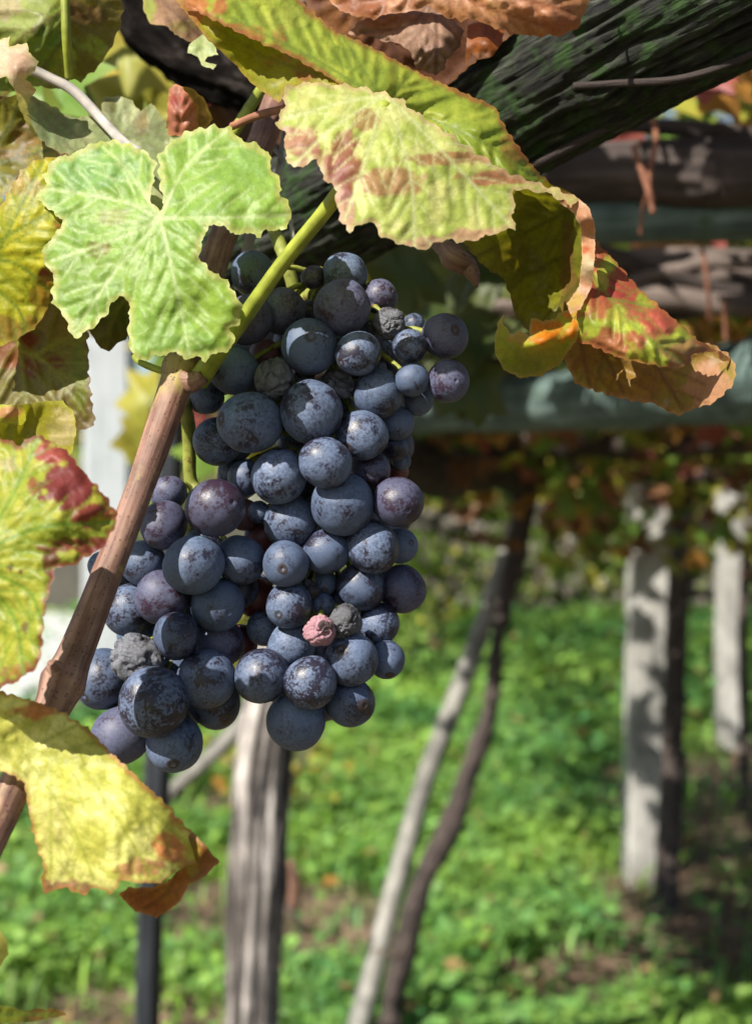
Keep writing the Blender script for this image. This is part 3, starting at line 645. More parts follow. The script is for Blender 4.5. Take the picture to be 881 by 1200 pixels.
def patch(outline, depth, col, veins=(), blots=(), edge=None, vcol=None, step=4.0, jag=1.3, vw=2.2, bulge=0.0016, wave=0.0015, sec=26, seed=0, side=1, mott=None, tooth=None):
    """a curved piece of leaf blade; outline and veins in photograph pixels, depth control points in mm from D0"""
    rr = random.Random(seed + 1); o = []; n = len(outline)
    for i in range(n):
        a = np.array(outline[i], float); b = np.array(outline[(i + 1) % n], float); L = np.linalg.norm(b - a); m = max(1, int(L / (step * 1.1))); nr = np.array([-(b - a)[1], (b - a)[0]]) / max(L, 1e-6)
        for k in range(m):
            j = jag * rr.uniform(-1, 1) if (k or L > 12) else 0
            o.append(a + (b - a) * k / m + nr * j)
    o = np.array(o)
    if tooth:
        nx = np.roll(o, -1, 0); pv = np.roll(o, 1, 0); area = (o[:, 0] * nx[:, 1] - nx[:, 0] * o[:, 1]).sum()
        tg = nx - pv; tg /= np.linalg.norm(tg, axis=1)[:, None] + 1e-9; nrm = np.stack([tg[:, 1], -tg[:, 0]], 1) * (1 if area > 0 else -1)
        sl_ = np.cumsum(np.linalg.norm(o - pv, axis=1)); ph_ = sl_ / tooth[1] + .35 * noise3(np.c_[sl_ * .02, sl_ * 0 + seed, sl_ * 0]); fr = ph_ % 1.0
        amp = tooth[0] * (.75 + .5 * noise3(np.c_[np.floor(ph_) * 1.7, ph_ * 0 + seed, ph_ * 0 + 3]))
        o = o + nrm * (amp * (np.where(fr < .62, fr / .62, (1 - fr) / .38) - .45))[:, None]
    vl = [np.array(v, float) for v in veins]; sv = []
    for v in vl:
        if not sec: break
        d = np.linalg.norm(v[-1] - v[0]); c = catmull(v, 30); T = np.gradient(c, axis=0); T /= np.linalg.norm(T, axis=1)[:, None] + 1e-9
        m = max(1, int(d / sec))
        for k in range(m):
            f = (k + .6) / (m + .4); i = int(f * 29); ln = sec * 2.3 * (1 - .55 * f)
            for s in (-1, 1):
                a = math.radians(48) * s; t = T[i]; dr = np.array([t[0] * math.cos(a) - t[1] * math.sin(a), t[0] * math.sin(a) + t[1] * math.cos(a)])
                sv.append(np.array([c[i], c[i] + dr * ln * .5 + t * 2, c[i] + dr * ln + t * ln * .25]))
    x0, y0 = o.min(0); x1, y1 = o.max(0)
    gx, gy = np.meshgrid(np.arange(x0, x1, step), np.arange(y0, y1, step)); g = np.stack([gx.ravel() + (np.arange(gx.size) // gx.shape[1] % 2) * step * .5, gy.ravel()], 1)
    g = g + RNG.uniform(-.15, .15, g.shape) * step
    g = g[inside(g, o)]; loop = np.vstack([o, o[:1]]); g = g[poly_dist(g, loop) > step * .55]
    pts = [Vector(p) for p in o] + [Vector(p) for p in g]
    vo, _, fo, _, _, _ = delaunay_2d_cdt(pts, [], [list(range(len(o)))], 1, 1e-4)
    p = np.array([(v.x, v.y) for v in vo]); F = np.array([tuple(f) for f in fo if len(f) == 3], int)
    de = poly_dist(p, loop); dm = np.full(len(p), 1e9); ds = np.full(len(p), 1e9)
    for v in vl: dm = np.minimum(dm, poly_dist(p, catmull(v, 14)))
    for v in sv: ds = np.minimum(ds, poly_dist(p, v))
    dv = np.minimum(dm, ds * 1.25)
    z = D0 + tps(depth)(p) / 1000
    if len(vl): z -= side * bulge * (1 - np.exp(-(dv / (sec * .30 if sec else 9)) ** 2)) * np.clip(de / 8, 0.3, 1)
    z += wave * fbm(np.c_[p * .022, np.full(len(p), seed * 3.7)], 3) + .0003 * fbm(np.c_[p * .11, np.full(len(p), seed * 1.7)], 2)
    nz = fbm(np.c_[p * .045, np.full(len(p), seed * 5.1 + 2)], 4); nf = fbm(np.c_[p * .13, np.full(len(p), seed * 2.1 + 8)], 3)
    C = np.tile(np.array(col, float), (len(p), 1))
    if mott: 
        t = sstep(-.15, .35, nz)[:, None]; C = C * (1 - t) + np.array(mott) * t
    for (bx, by, rx, ry, bc, s) in blots:
        d = np.sqrt(((p[:, 0] - bx) / rx) ** 2 + ((p[:, 1] - by) / ry) ** 2) + nz * .75 + nf * .30
        t = (1 - sstep(.72, 1.05, d))[:, None] * s; C = C * (1 - t) + np.array(bc) * t
    if edge:
        ec, ew, es = edge; t = ((1 - sstep(.25, 1.0, de / ew + nz * .55 + nf * .2)) * es)[:, None]; C = C * (1 - t) + np.array(ec) * t
    if vcol is not None and len(vl):
        t = np.maximum(np.exp(-(dm / vw) ** 2), .62 * np.exp(-(ds / (vw * .7)) ** 2))[:, None] * .95; C = C * (1 - t) + np.array(vcol) * t
    C = np.clip(C * (1 + .16 * nz + .11 * nf)[:, None], .004, 1) ** 1.17
    X = (p[:, 0] - CU) / F_PX * z; Z = CAM_Z - (p[:, 1] - CV) / F_PX * z
    return np.stack([X, z, Z], 1), F, np.clip(C, .004, 1), np.c_[p, np.full(len(p), seed * 50.)]

def leaf(parent, label, patches, mat='leaf'):
    V = np.vstack([q[0] for q in patches]); off = np.cumsum([0] + [len(q[0]) for q in patches]); F = np.vstack([q[1] + k for q, k in zip(patches, off)])
    o = link('leaf', mesh_np('leaf', V, F, np.vstack([q[2] for q in patches]), np.vstack([q[3] for q in patches])), M[mat]); o['label'] = label
    return under(o, parent)

G_LT, G_MD, G_DK = (.28, .42, .085), (.17, .28, .045), (.07, .13, .02)
YG, YL, RD, PK, OR, BR, TAN, CRM = (.32, .36, .05), (.45, .39, .06), (.20, .035, .035), (.42, .20, .16), (.42, .17, .05), (.12, .055, .025), (.34, .22, .14), (.55, .47, .34)

fv = thing('grape_vine', 'sunlit vine with yellowing red edged leaves and a brown cane in front of the grapes', 'vine', P(225, 420, .41), 'grapevines on the trellis')

# green leaf on top of the cane
L1 = [(185, 190), (190, 175), (215, 156), (245, 148), (272, 150), (278, 160), (285, 165), (300, 167), (320, 185), (315, 192), (330, 215), (327, 225), (340, 240), (341, 260), (330, 270), (312, 269), (305, 277), (287, 272), (278, 276), (262, 265), (250, 262), (240, 272), (234, 295), (236, 306), (250, 320), (266, 328), (275, 345), (284, 360), (280, 380), (270, 385), (275, 400), (265, 414), (255, 411), (240, 423), (230, 418), (215, 421), (205, 410), (195, 417), (180, 416), (170, 424), (155, 414), (150, 400), (152, 370), (151, 351), (140, 347), (131, 355), (125, 370), (100, 390), (85, 397), (82, 385), (75, 370), (62, 354), (60, 340), (65, 325), (50, 305), (49, 294), (75, 260), (60, 247), (42, 232), (55, 215), (50, 205), (65, 185), (80, 182), (112, 167), (135, 164), (160, 172), (175, 180), (183, 192), (178, 220), (175, 232), (187, 247), (193, 240), (188, 220)]
J = (188, 256)
leaf(fv, 'large pale green leaf facing the camera on top of the cane', [patch(L1, [(60, 215, -4), (70, 300, -10), (85, 390, -18), (188, 256, -16), (225, 415, -24), (335, 255, -19), (270, 155, -5), (120, 170, 0), (270, 380, -24), (150, 330, -19), (255, 250, -20)], G_LT,
    [[J, (140, 235), (60, 222)], [J, (130, 325), (86, 392)], [J, (205, 330), (222, 415)], [J, (260, 255), (338, 252)], [J, (215, 200), (262, 155)], [J, (150, 200), (120, 172)], [J, (150, 275), (62, 305)]],
    [(115, 292, 14, 9, (.22, .12, .04), .8), (130, 255, 20, 10, (.28, .20, .10), .5), (100, 330, 40, 40, (.20, .30, .05), .6), (255, 350, 35, 60, (.26, .36, .05), .6), (300, 190, 40, 22, (.24, .38, .12), .5), (110, 200, 50, 28, (.20, .36, .13), .6)],
    ((.50, .47, .18), 8, .65), (.46, .54, .26), 2.5, 1.0, vw=2.0, bulge=.0006, wave=.003, seed=1, tooth=(5.0, 19), mott=(.21, .33, .065))])

# the big folded leaf at the top: back half, front lobe, hollow and curls
bgL = []
bgL.append(patch([(205, -6), (345, -6), (390, 35), (440, 57), (490, 85), (580, 125), (592, 150), (620, 190), (655, 225), (690, 272), (750, 340), (820, 400), (856, 420), (846, 424), (840, 412), (812, 414), (807, 427), (795, 431), (765, 428), (730, 421), (690, 404), (675, 399), (664, 396), (672, 372), (684, 345), (689, 310), (686, 268), (660, 234), (610, 217), (560, 204), (480, 160), (430, 118), (400, 100), (350, 70), (300, 47), (240, 18)],
    [(205, 0, -8), (345, 0, 10), (300, 40, -14), (440, 60, 4), (440, 105, -19), (480, 160, -8), (540, 197, -10), (490, 88, 6), (560, 150, -12), (580, 125, 8), (655, 225, 6), (600, 220, -14), (690, 272, 2), (680, 330, -14), (700, 370, -26), (750, 340, -12), (760, 400, -36), (820, 400, -20), (850, 420, -14), (740, 420, -32), (670, 395, -16)], (.26, .32, .045),
    [[(448, 116), (425, 80), (400, 40)], [(455, 118), (470, 100), (484, 84)], [(460, 122), (520, 145), (580, 175), (640, 225), (670, 280), (700, 330), (740, 380), (800, 425)], [(440, 112), (370, 70), (270, 20)], [(690, 310), (720, 310)], [(715, 350), (765, 360)]],
    [(715, 345, 34, 34, (.36, .09, .06), .8), (755, 370, 40, 22, (.36, .10, .07), .8), (730, 330, 40, 18, (.36, .075, .06), .9), (700, 300, 18, 24, (.38, .08, .06), .85), (770, 380, 40, 22, (.38, .10, .07), .9), (720, 400, 50, 20, (.36, .12, .07), .85), (690, 350, 18, 20, (.30, .08, .05), .8), (800, 410, 40, 20, (.36, .19, .10), .8), (722, 372, 12, 14, (.40, .40, .07), .9), (705, 325, 9, 14, (.40, .40, .07), .8), (780, 400, 14, 10, (.34, .33, .07), .8),
     (600, 170, 16, 26, (.30, .13, .05), .6), (230, 5, 45, 16, (.45, .18, .07), .9), (270, 40, 60, 12, (.40, .20, .06), .7), (330, 20, 30, 16, (.38, .40, .08), .6)],
    ((.32, .12, .05), 7, .8), (.20, .26, .05), 2.4, 1.0, vw=1.5, bulge=.0022, wave=.002, sec=24, seed=2, tooth=(2.5, 17), mott=(.34, .38, .06)))
bgL.append(patch([(331, 112), (335, 102), (362, 96), (401, 99), (432, 104), (460, 112), (500, 140), (545, 170), (590, 200), (625, 214), (655, 222), (680, 236), (665, 238), (640, 226), (602, 221), (602, 268), (590, 270), (572, 276), (545, 284), (520, 280), (505, 288), (486, 293), (470, 284), (447, 278), (439, 263), (432, 259), (410, 270), (401, 263), (393, 232), (389, 212), (378, 210), (374, 193), (372, 187), (345, 197), (335, 185), (333, 154), (322, 143), (333, 127)],
    [(331, 112, -30), (330, 150, -34), (345, 195, -38), (400, 105, -27), (455, 114, -26), (420, 180, -40), (400, 262, -46), (486, 290, -46), (500, 200, -40), (600, 262, -38), (560, 190, -29), (600, 205, -25), (660, 228, -20)], (.41, .47, .12),
    [[(448, 112), (400, 120), (332, 140)], [(448, 112), (390, 150), (346, 192)], [(448, 114), (430, 180), (404, 258)], [(452, 114), (480, 200), (486, 290)], [(458, 116), (530, 190), (596, 262)]],
    [(405, 190, 26, 40, (.26, .07, .05), .85), (350, 165, 28, 20, (.42, .19, .15), .85), (430, 140, 20, 16, (.30, .12, .07), .7), (450, 215, 45, 16, (.36, .14, .10), .7), (400, 245, 16, 22, (.48, .24, .22), .8), (530, 185, 60, 9, (.34, .15, .08), .8), (590, 208, 50, 9, (.36, .14, .09), .85), (560, 275, 30, 10, (.50, .28, .20), .8), (495, 285, 25, 9, (.50, .30, .22), .8), (380, 200, 30, 24, (.34, .13, .10), .7)],
    ((.52, .36, .22), 7, .7), (.56, .58, .30), 2.7, 1.0, vw=2.0, bulge=.0007, wave=.003, seed=3, tooth=(6.5, 24), mott=(.50, .50, .19)))
bgL.append(patch([(600, 215), (640, 214), (670, 226), (690, 245), (694, 262), (690, 300), (682, 330), (670, 350), (664, 375), (655, 392), (640, 387), (620, 390), (612, 380), (603, 368), (597, 345), (590, 325), (575, 318), (560, 305), (541, 280), (590, 262)],
    [(600, 215, -18), (545, 284, -24), (600, 300, 6), (640, 260, 4), (600, 345, 2), (630, 340, 12), (690, 250, -10), (690, 300, -10), (660, 385, -2), (615, 384, 6)], (.24, .23, .022),
    [[(690, 235), (640, 260), (560, 300)], [(660, 300), (620, 320), (596, 340)], [(680, 330), (640, 370), (620, 385)]], [(665, 310, 10, 70, (.18, .09, .04), .7), (600, 300, 30, 25, (.15, .11, .025), .5)], ((.20, .13, .03), 5, .6), (.12, .11, .02), 3.2, 1.0, bulge=.002, side=-1, wave=.002, seed=4, tooth=(2.5, 16), mott=(.15, .15, .02)))
bgL.append(patch([(646, 219), (672, 228), (690, 243), (697, 264), (697, 300), (693, 335), (680, 362), (668, 368), (664, 356), (678, 335), (682, 300), (680, 266), (672, 250), (656, 238)], [(652, 222, -20), (690, 243, -21), (697, 275, -18), (680, 286, -14), (660, 238, -16), (686, 255, -26), (690, 310, -28), (678, 330, -20), (694, 335, -22), (670, 364, -26)], (.44, .24, .14), blots=[(688, 312, 12, 26, (.50, .42, .27), .8), (682, 292, 14, 9, (.40, .12, .05), .9), (670, 350, 16, 12, (.46, .34, .10), .8)], edge=((.5, .36, .22), 3, .6), step=2.4, jag=.6, seed=5))
bgL.append(patch([(590, 368), (588, 378), (600, 393), (608, 387), (620, 394), (622, 372), (636, 376), (650, 374), (654, 367), (672, 360), (682, 345), (686, 368), (674, 400), (656, 426), (635, 440), (610, 443), (590, 433), (581, 416), (579, 395), (583, 380)],
    [(590, 372, -8), (581, 405, -10), (610, 440, -6), (610, 405, -24), (640, 400, -28), (650, 374, -16), (684, 350, -12), (660, 425, -10), (670, 385, -24)], (.33, .33, .03), [[(680, 360), (630, 420), (590, 400)]],
    [(640, 388, 46, 15, (.58, .20, .015), .97), (672, 370, 14, 18, (.55, .20, .03), .95), (610, 395, 20, 7, (.44, .27, .06), .8), (600, 430, 30, 14, (.24, .27, .03), .8)], ((.45, .33, .12), 4, .8), (.30, .32, .05), 3.0, 1.0, bulge=.0012, seed=7))
bgL.append(patch([(655, 385), (690, 396), (730, 412), (765, 420), (800, 418), (830, 402), (852, 414), (862, 430), (860, 447), (850, 460), (835, 472), (815, 478), (795, 487), (785, 484), (765, 472), (740, 470), (720, 465), (690, 456), (675, 450), (664, 430)],
    [(655, 390, -6), (664, 430, 0), (720, 440, 2), (770, 445, -4), (720, 463, -6), (795, 485, -22), (850, 460, -26), (856, 425, -14), (810, 440, -8), (830, 405, -12), (700, 400, -6)], (.30, .18, .05),
    [[(700, 400), (730, 460)], [(760, 415), (800, 480)], [(680, 400), (690, 452)]], [(830, 450, 40, 26, (.46, .26, .17), .8), (720, 445, 50, 20, (.28, .16, .035), .6), (782, 471, 9, 6, (.34, .30, .22), .7)], ((.42, .24, .13), 6, .7), (.17, .085, .04), 3.2, 1.0, bulge=.0015, side=-1, seed=8, tooth=(2.5, 15), mott=(.25, .20, .05)))
bgL.append(patch([(200, -6), (235, 5), (280, 30), (330, 58), (372, 82), (410, 104), (360, 99), (336, 104), (327, 120), (300, 102), (275, 75), (245, 48), (222, 20)], [(200, 0, -2), (325, 118, -18), (300, 70, -2), (260, 40, -8), (350, 95, -16), (340, 70, -6), (245, 48, -10), (405, 103, -24)], (.28, .27, .03),
    [[(390, 92), (320, 70), (250, 30)]], [(225, 12, 40, 18, (.42, .19, .08), .95), (362, 82, 34, 12, (.26, .11, .04), .9), (330, 70, 26, 10, (.30, .17, .04), .7), (300, 105, 30, 14, (.22, .23, .03), .6)], ((.34, .22, .06), 5, .7), (.20, .19, .04), 3.2, 1.0, side=-1, seed=9))
BIG = leaf(fv, 'big yellow green leaf with red blotches, folded and rolled into a cone at its tip', bgL)

leaf(fv, 'yellow leaf with orange scorched curled tip below the cane', [
    patch([(-60, 800), (0, 810), (40, 822), (75, 835), (105, 855), (130, 882), (159, 909), (197, 944), (222, 972), (238, 991), (232, 1010), (210, 1018), (188, 1036), (159, 1034), (143, 1032), (130, 1048), (111, 1039), (98, 1049), (76, 1040), (51, 1046), (49, 1032), (52, 1016), (45, 995), (38, 975), (32, 937), (30, 918), (13, 908), (-60, 880)],
        [(-60, 830, -58), (40, 822, -52), (105, 855, -51), (30, 910, -56), (50, 1030, -58), (130, 960, -68), (130, 885, -58), (200, 950, -62), (210, 1010, -66), (130, 1045, -66), (235, 992, -52)], (.52, .51, .12),
        [[(-40, 860), (60, 885), (150, 930), (215, 985)], [(20, 870), (80, 960), (110, 1030)], [(60, 884), (60, 960), (60, 1020)], [(100, 900), (150, 980), (180, 1030)], [(40, 876), (90, 850)]],
        [(45, 832, 40, 10, (.45, .16, .07), .85), (195, 995, 24, 20, (.50, .20, .08), .9), (165, 1015, 40, 14, (.46, .22, .12), .8), (80, 1040, 45, 11, (.32, .18, .11), .9), (60, 960, 26, 40, (.52, .48, .17), .7), (100, 885, 50, 14, (.36, .36, .08), .6), (215, 960, 14, 16, (.40, .22, .08), .7)],
        ((.40, .19, .07), 6, .8), (.38, .40, .08), 2.8, 1.2, vw=2.0, bulge=.0006, wave=.003, seed=11, tooth=(3, 16), mott=(.62, .60, .22)),
    patch([(213, 985), (225, 975), (240, 990), (257, 1010), (242, 1027), (222, 1037), (214, 1050), (207, 1062), (184, 1075), (159, 1068), (139, 1048), (150, 1040), (175, 1040), (195, 1034), (212, 1018)], [(215, 985, -56), (256, 1010, -50), (240, 1000, -60), (222, 1037, -58), (184, 1074, -62), (140, 1048, -60), (180, 1050, -54), (205, 1035, -52)], (.30, .13, .035),
        [[(215, 990), (200, 1040), (170, 1065)]], [(225, 1000, 12, 26, (.34, .25, .04), .8), (170, 1060, 30, 12, (.36, .14, .05), .8), (246, 1012, 14, 12, (.36, .15, .05), .8)], ((.40, .20, .09), 5, .7), (.2, .09, .03), 3.0, 1.0, side=-1, seed=12)])

leaf(fv, 'green and yellow leaf with dark crimson margin beside the cane', [patch([(-70, 530), (0, 514), (12, 516), (22, 523), (36, 512), (48, 510), (60, 518), (80, 530), (90, 544), (108, 564), (126, 584), (136, 600), (137, 610), (132, 622), (121, 641), (104, 652), (82, 664), (67, 664), (63, 676), (54, 708), (51, 730), (50, 747), (49, 769), (43, 782), (28, 793), (13, 803), (0, 806), (-70, 780)],
    [(-70, 600, -57), (0, 514, -53), (50, 512, -56), (136, 605, -65), (60, 610, -73), (0, 620, -67), (65, 662, -71), (50, 740, -75), (0, 740, -69), (10, 803, -73)], (.30, .34, .045),
    [[(-40, 660), (40, 620), (132, 612)], [(-40, 660), (10, 590), (44, 516)], [(-40, 660), (15, 720), (28, 790)], [(-40, 660), (30, 690), (50, 730)]],
    [(85, 570, 36, 34, (.20, .03, .04), .95), (60, 530, 26, 16, (.34, .06, .07), .9), (110, 600, 30, 20, (.24, .045, .04), .95), (95, 640, 40, 10, (.20, .05, .03), .95), (60, 660, 12, 16, (.16, .05, .03), .9), (118, 612, 16, 12, (.36, .35, .04), .6), (12, 665, 6, 6, (.13, .05, .03), .9), (24, 670, 5, 5, (.13, .05, .03), .9), (10, 545, 14, 12, (.46, .38, .24), .7), (38, 570, 6, 12, (.30, .10, .05), .8), (30, 735, 7, 10, (.16, .10, .03), .8), (30, 785, 30, 10, (.30, .15, .04), .8)],
    ((.22, .05, .04), 7, .85), (.16, .27, .03), 2.7, 1.0, bulge=.0008, wave=.003, seed=13, tooth=(3.5, 20), mott=(.38, .38, .06))])

leaf(fv, 'small yellow leaf rolled at its upper edge above the crimson margined leaf', [
    patch([(-40, 476), (0, 475), (27, 474), (40, 472), (55, 470), (74, 469), (77, 474), (85, 480), (89, 490), (89, 510), (85, 530), (60, 560), (-40, 560)], [(-40, 500, -10), (0, 480, -6), (74, 469, -8), (88, 500, -16), (40, 510, 4), (0, 530, -6), (80, 530, -12), (30, 490, 2)], (.30, .28, .03), [[(0, 540), (40, 510), (76, 480)]], [(75, 505, 20, 24, (.48, .40, .22), .85), (40, 500, 40, 12, (.24, .23, .03), .5)], ((.42, .40, .08), 4, .8), (.3, .26, .05), 3.2, .8, side=-1, seed=14),
    patch([(-40, 470), (0, 474), (20, 474), (30, 481), (31, 492), (26, 498), (10, 496), (-40, 494)], [(-40, 480, -24), (0, 476, -18), (28, 484, -18), (15, 496, -16), (10, 486, -28)], (.42, .40, .07), blots=[(14, 482, 14, 7, (.50, .27, .14), .9)], edge=((.4, .42, .08), 3, .6), step=3, jag=.6, seed=15)])

leaf(fv, 'bright yellow leaf half hidden behind the pale green leaf', [patch([(-40, 250), (0, 244), (10, 225), (25, 200), (42, 187), (66, 183), (100, 200), (110, 280), (90, 330), (60, 345), (55, 365), (40, 385), (15, 400), (0, 406), (-40, 400)],
    [(-40, 300, 12), (42, 187, 4), (70, 184, 6), (20, 300, 2), (60, 280, -4), (110, 280, 4), (55, 360, 6), (0, 400, 10)], (.38, .38, .025), [[(-30, 300), (20, 270), (66, 245)], [(-30, 300), (20, 310), (58, 340)], [(-30, 320), (20, 360), (30, 395)], [(0, 290), (30, 230), (50, 190)]],
    [(20, 215, 30, 12, (.46, .34, .12), .8), (15, 385, 40, 18, (.26, .15, .03), .8), (52, 325, 9, 12, (.20, .04, .03), .95), (50, 345, 16, 20, (.40, .22, .03), .8), (70, 262, 10, 8, (.28, .13, .03), .8)], ((.40, .27, .06), 5, .7), (.16, .22, .02), 3.2, 1.0, bulge=.0012, seed=16, tooth=(3, 18), mott=(.46, .42, .03))])

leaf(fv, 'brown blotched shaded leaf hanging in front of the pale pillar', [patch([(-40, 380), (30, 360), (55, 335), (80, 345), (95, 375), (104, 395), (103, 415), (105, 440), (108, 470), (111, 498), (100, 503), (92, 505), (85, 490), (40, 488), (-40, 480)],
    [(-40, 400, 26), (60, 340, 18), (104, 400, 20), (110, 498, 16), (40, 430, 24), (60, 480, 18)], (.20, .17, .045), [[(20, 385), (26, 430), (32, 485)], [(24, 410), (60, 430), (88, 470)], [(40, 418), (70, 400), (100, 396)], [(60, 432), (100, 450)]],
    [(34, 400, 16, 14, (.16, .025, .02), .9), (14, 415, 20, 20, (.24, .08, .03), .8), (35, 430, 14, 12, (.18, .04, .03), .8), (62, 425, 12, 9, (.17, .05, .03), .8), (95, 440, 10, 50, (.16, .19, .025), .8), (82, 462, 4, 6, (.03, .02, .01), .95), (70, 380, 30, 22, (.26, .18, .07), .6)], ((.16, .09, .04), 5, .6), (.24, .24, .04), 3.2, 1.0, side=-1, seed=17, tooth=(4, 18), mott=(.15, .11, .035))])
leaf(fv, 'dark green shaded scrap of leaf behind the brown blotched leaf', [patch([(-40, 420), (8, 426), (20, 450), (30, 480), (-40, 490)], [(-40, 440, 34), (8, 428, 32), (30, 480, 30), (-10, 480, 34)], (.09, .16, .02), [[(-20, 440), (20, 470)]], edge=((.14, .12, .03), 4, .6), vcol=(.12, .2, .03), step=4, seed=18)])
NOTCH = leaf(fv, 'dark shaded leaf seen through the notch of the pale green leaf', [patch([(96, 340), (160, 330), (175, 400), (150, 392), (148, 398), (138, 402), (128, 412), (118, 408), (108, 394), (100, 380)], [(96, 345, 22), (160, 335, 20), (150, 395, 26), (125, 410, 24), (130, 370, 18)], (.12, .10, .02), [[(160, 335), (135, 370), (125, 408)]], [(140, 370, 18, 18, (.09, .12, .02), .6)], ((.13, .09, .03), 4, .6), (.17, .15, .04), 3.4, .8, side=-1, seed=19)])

CORNER = leaf(fv, 'mottled green and brown leaf in the corner crossed by a yellow stalk', [patch([(-60, -30), (140, -30), (144, 0), (143, 25), (133, 50), (118, 75), (95, 96), (85, 92), (70, 105), (40, 100), (-60, 130)],
    [(-60, 40, 40), (0, 0, 36), (75, 10, 30), (75, 90, 38), (143, 15, 44), (110, 60, 38), (20, 90, 44), (40, 40, 26)], (.22, .28, .05), [[(76, -20), (82, 90)], [(78, 20), (120, 45)], [(78, 10), (30, 40), (0, 70)], [(79, 40), (50, 80)], [(80, 45), (105, 80)], [(100, -10), (140, 20)]],
    [(120, 20, 40, 40, (.22, .16, .03), .85), (100, 15, 26, 14, (.15, .07, .02), .7), (105, 75, 26, 22, (.20, .14, .03), .8), (20, 20, 40, 30, (.34, .38, .13), .8), (45, 37, 10, 8, (.05, .04, .02), .95), (10, 8, 20, 12, (.46, .36, .24), .7), (50, 60, 26, 26, (.15, .24, .04), .7)], ((.26, .18, .06), 5, .6), (.17, .14, .04), 3.5, 1.0, bulge=.002, side=-1, seed=20, tooth=(3, 20), mott=(.28, .30, .05))])
leaf(fv, 'cream and pink scalloped leaf edge curling over the pale leaf underside', [
    patch([(-30, 50), (2, 46), (12, 42), (11, 54), (32, 50), (34, 60), (46, 72), (41, 83), (31, 92), (43, 105), (36, 114), (32, 128), (45, 160), (40, 160), (24, 130), (18, 105), (8, 90), (-30, 95)], [(-30, 70, 20), (12, 44, 14), (46, 72, 10), (42, 105, 12), (20, 80, 4), (30, 130, 14), (44, 160, 20)], (.56, .46, .33), blots=[(20, 72, 18, 14, (.52, .34, .25), .7), (30, 140, 20, 30, (.46, .44, .20), .8), (40, 104, 9, 8, (.46, .30, .18), .7)], edge=((.44, .40, .16), 4, .7), step=3, jag=1, seed=21),
    patch([(22, 104), (36, 112), (60, 124), (85, 138), (118, 134), (122, 114), (138, 112), (155, 118), (165, 132), (172, 124), (182, 124), (191, 138), (198, 152), (206, 200), (204, 246), (160, 244), (120, 200), (95, 186), (68, 178), (48, 165), (36, 142)],
        [(22, 104, 18), (48, 165, 10), (100, 180, 14), (85, 138, 26), (140, 112, 32), (195, 145, 28), (190, 190, 20), (60, 140, 22)], (.30, .34, .17), [[(36, 112), (80, 150), (120, 185)], [(36, 112), (70, 160), (95, 184)], [(140, 165), (165, 132)], [(140, 165), (190, 145)], [(140, 165), (125, 120)]],
        [(65, 150, 36, 20, (.20, .26, .13), .7), (125, 122, 12, 10, (.16, .15, .05), .8), (165, 140, 8, 20, (.34, .20, .10), .5)], ((.36, .36, .16), 4, .7), (.22, .22, .12), 3.4, 1.4, side=-1, seed=22, tooth=(3.5, 16), mott=(.40, .42, .24))])
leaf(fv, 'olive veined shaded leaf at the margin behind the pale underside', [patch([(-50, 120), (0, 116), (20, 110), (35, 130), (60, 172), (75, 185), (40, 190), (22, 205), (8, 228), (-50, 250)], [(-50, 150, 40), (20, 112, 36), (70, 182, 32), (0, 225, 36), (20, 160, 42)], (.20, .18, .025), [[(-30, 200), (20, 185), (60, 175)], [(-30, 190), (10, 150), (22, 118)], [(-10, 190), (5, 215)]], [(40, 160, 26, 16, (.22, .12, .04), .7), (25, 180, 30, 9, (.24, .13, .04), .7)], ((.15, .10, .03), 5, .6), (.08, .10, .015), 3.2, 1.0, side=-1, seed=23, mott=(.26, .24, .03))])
SMALL = leaf(fv, 'small pinkish red dried leaf folded upright behind the pale green leaf', [
    patch([(197, 158), (196, 130), (198, 104), (206, 98), (214, 102), (224, 115), (230, 124), (232, 148), (222, 160)], [(197, 150, 18), (198, 104, 20), (214, 102, 16), (230, 130, 20), (212, 130, 10), (215, 158, 14)], (.44, .19, .13), [[(210, 156), (210, 128), (206, 102)]], [(207, 118, 8, 9, (.30, .05, .04), .8), (222, 140, 8, 14, (.46, .24, .16), .6)], ((.42, .20, .07), 3, .8), (.30, .12, .07), 2.6, .7, sec=14, seed=24),
    patch([(214, 101), (226, 104), (240, 116), (250, 140), (240, 150), (228, 152), (231, 126)], [(214, 101, 18), (240, 116, 26), (245, 145, 24), (230, 130, 20)], (.24, .15, .03), edge=((.40, .30, .05), 3, .8), step=3, jag=.7, seed=25)])
leaf(fv, 'dull brown dry leaf with a green edge against the shaded dark vine arm', [patch([(168, -20), (210, -20), (235, 20), (246, 34), (236, 48), (222, 49), (205, 40), (195, 30), (176, 28), (168, 10)], [(168, 0, 46), (240, 35, 40), (200, 20, 36), (210, -20, 44)], (.22, .13, .075), [[(180, -10), (210, 20), (236, 44)]], [(172, 15, 12, 26, (.22, .25, .05), .9), (215, 30, 16, 8, (.22, .20, .05), .6)], ((.28, .20, .08), 3, .6), (.15, .085, .05), 3.2, .8, side=-1, seed=26, mott=(.28, .18, .11))], 'leaf_dry')
leaf(fv, 'little pale green leaf tip in front of the shaded dark vine arm', [patch([(220, 62), (222, 52), (238, 40), (250, 50), (256, 64), (244, 66), (240, 72), (254, 76), (250, 81), (236, 76), (232, 66)], [(220, 60, 34), (255, 64, 32), (238, 42, 36), (250, 80, 30)], (.34, .40, .17), [[(240, 45), (238, 74)]], edge=((.42, .42, .22), 4, .6), vcol=(.4, .42, .2), step=3, jag=.8, seed=27)])
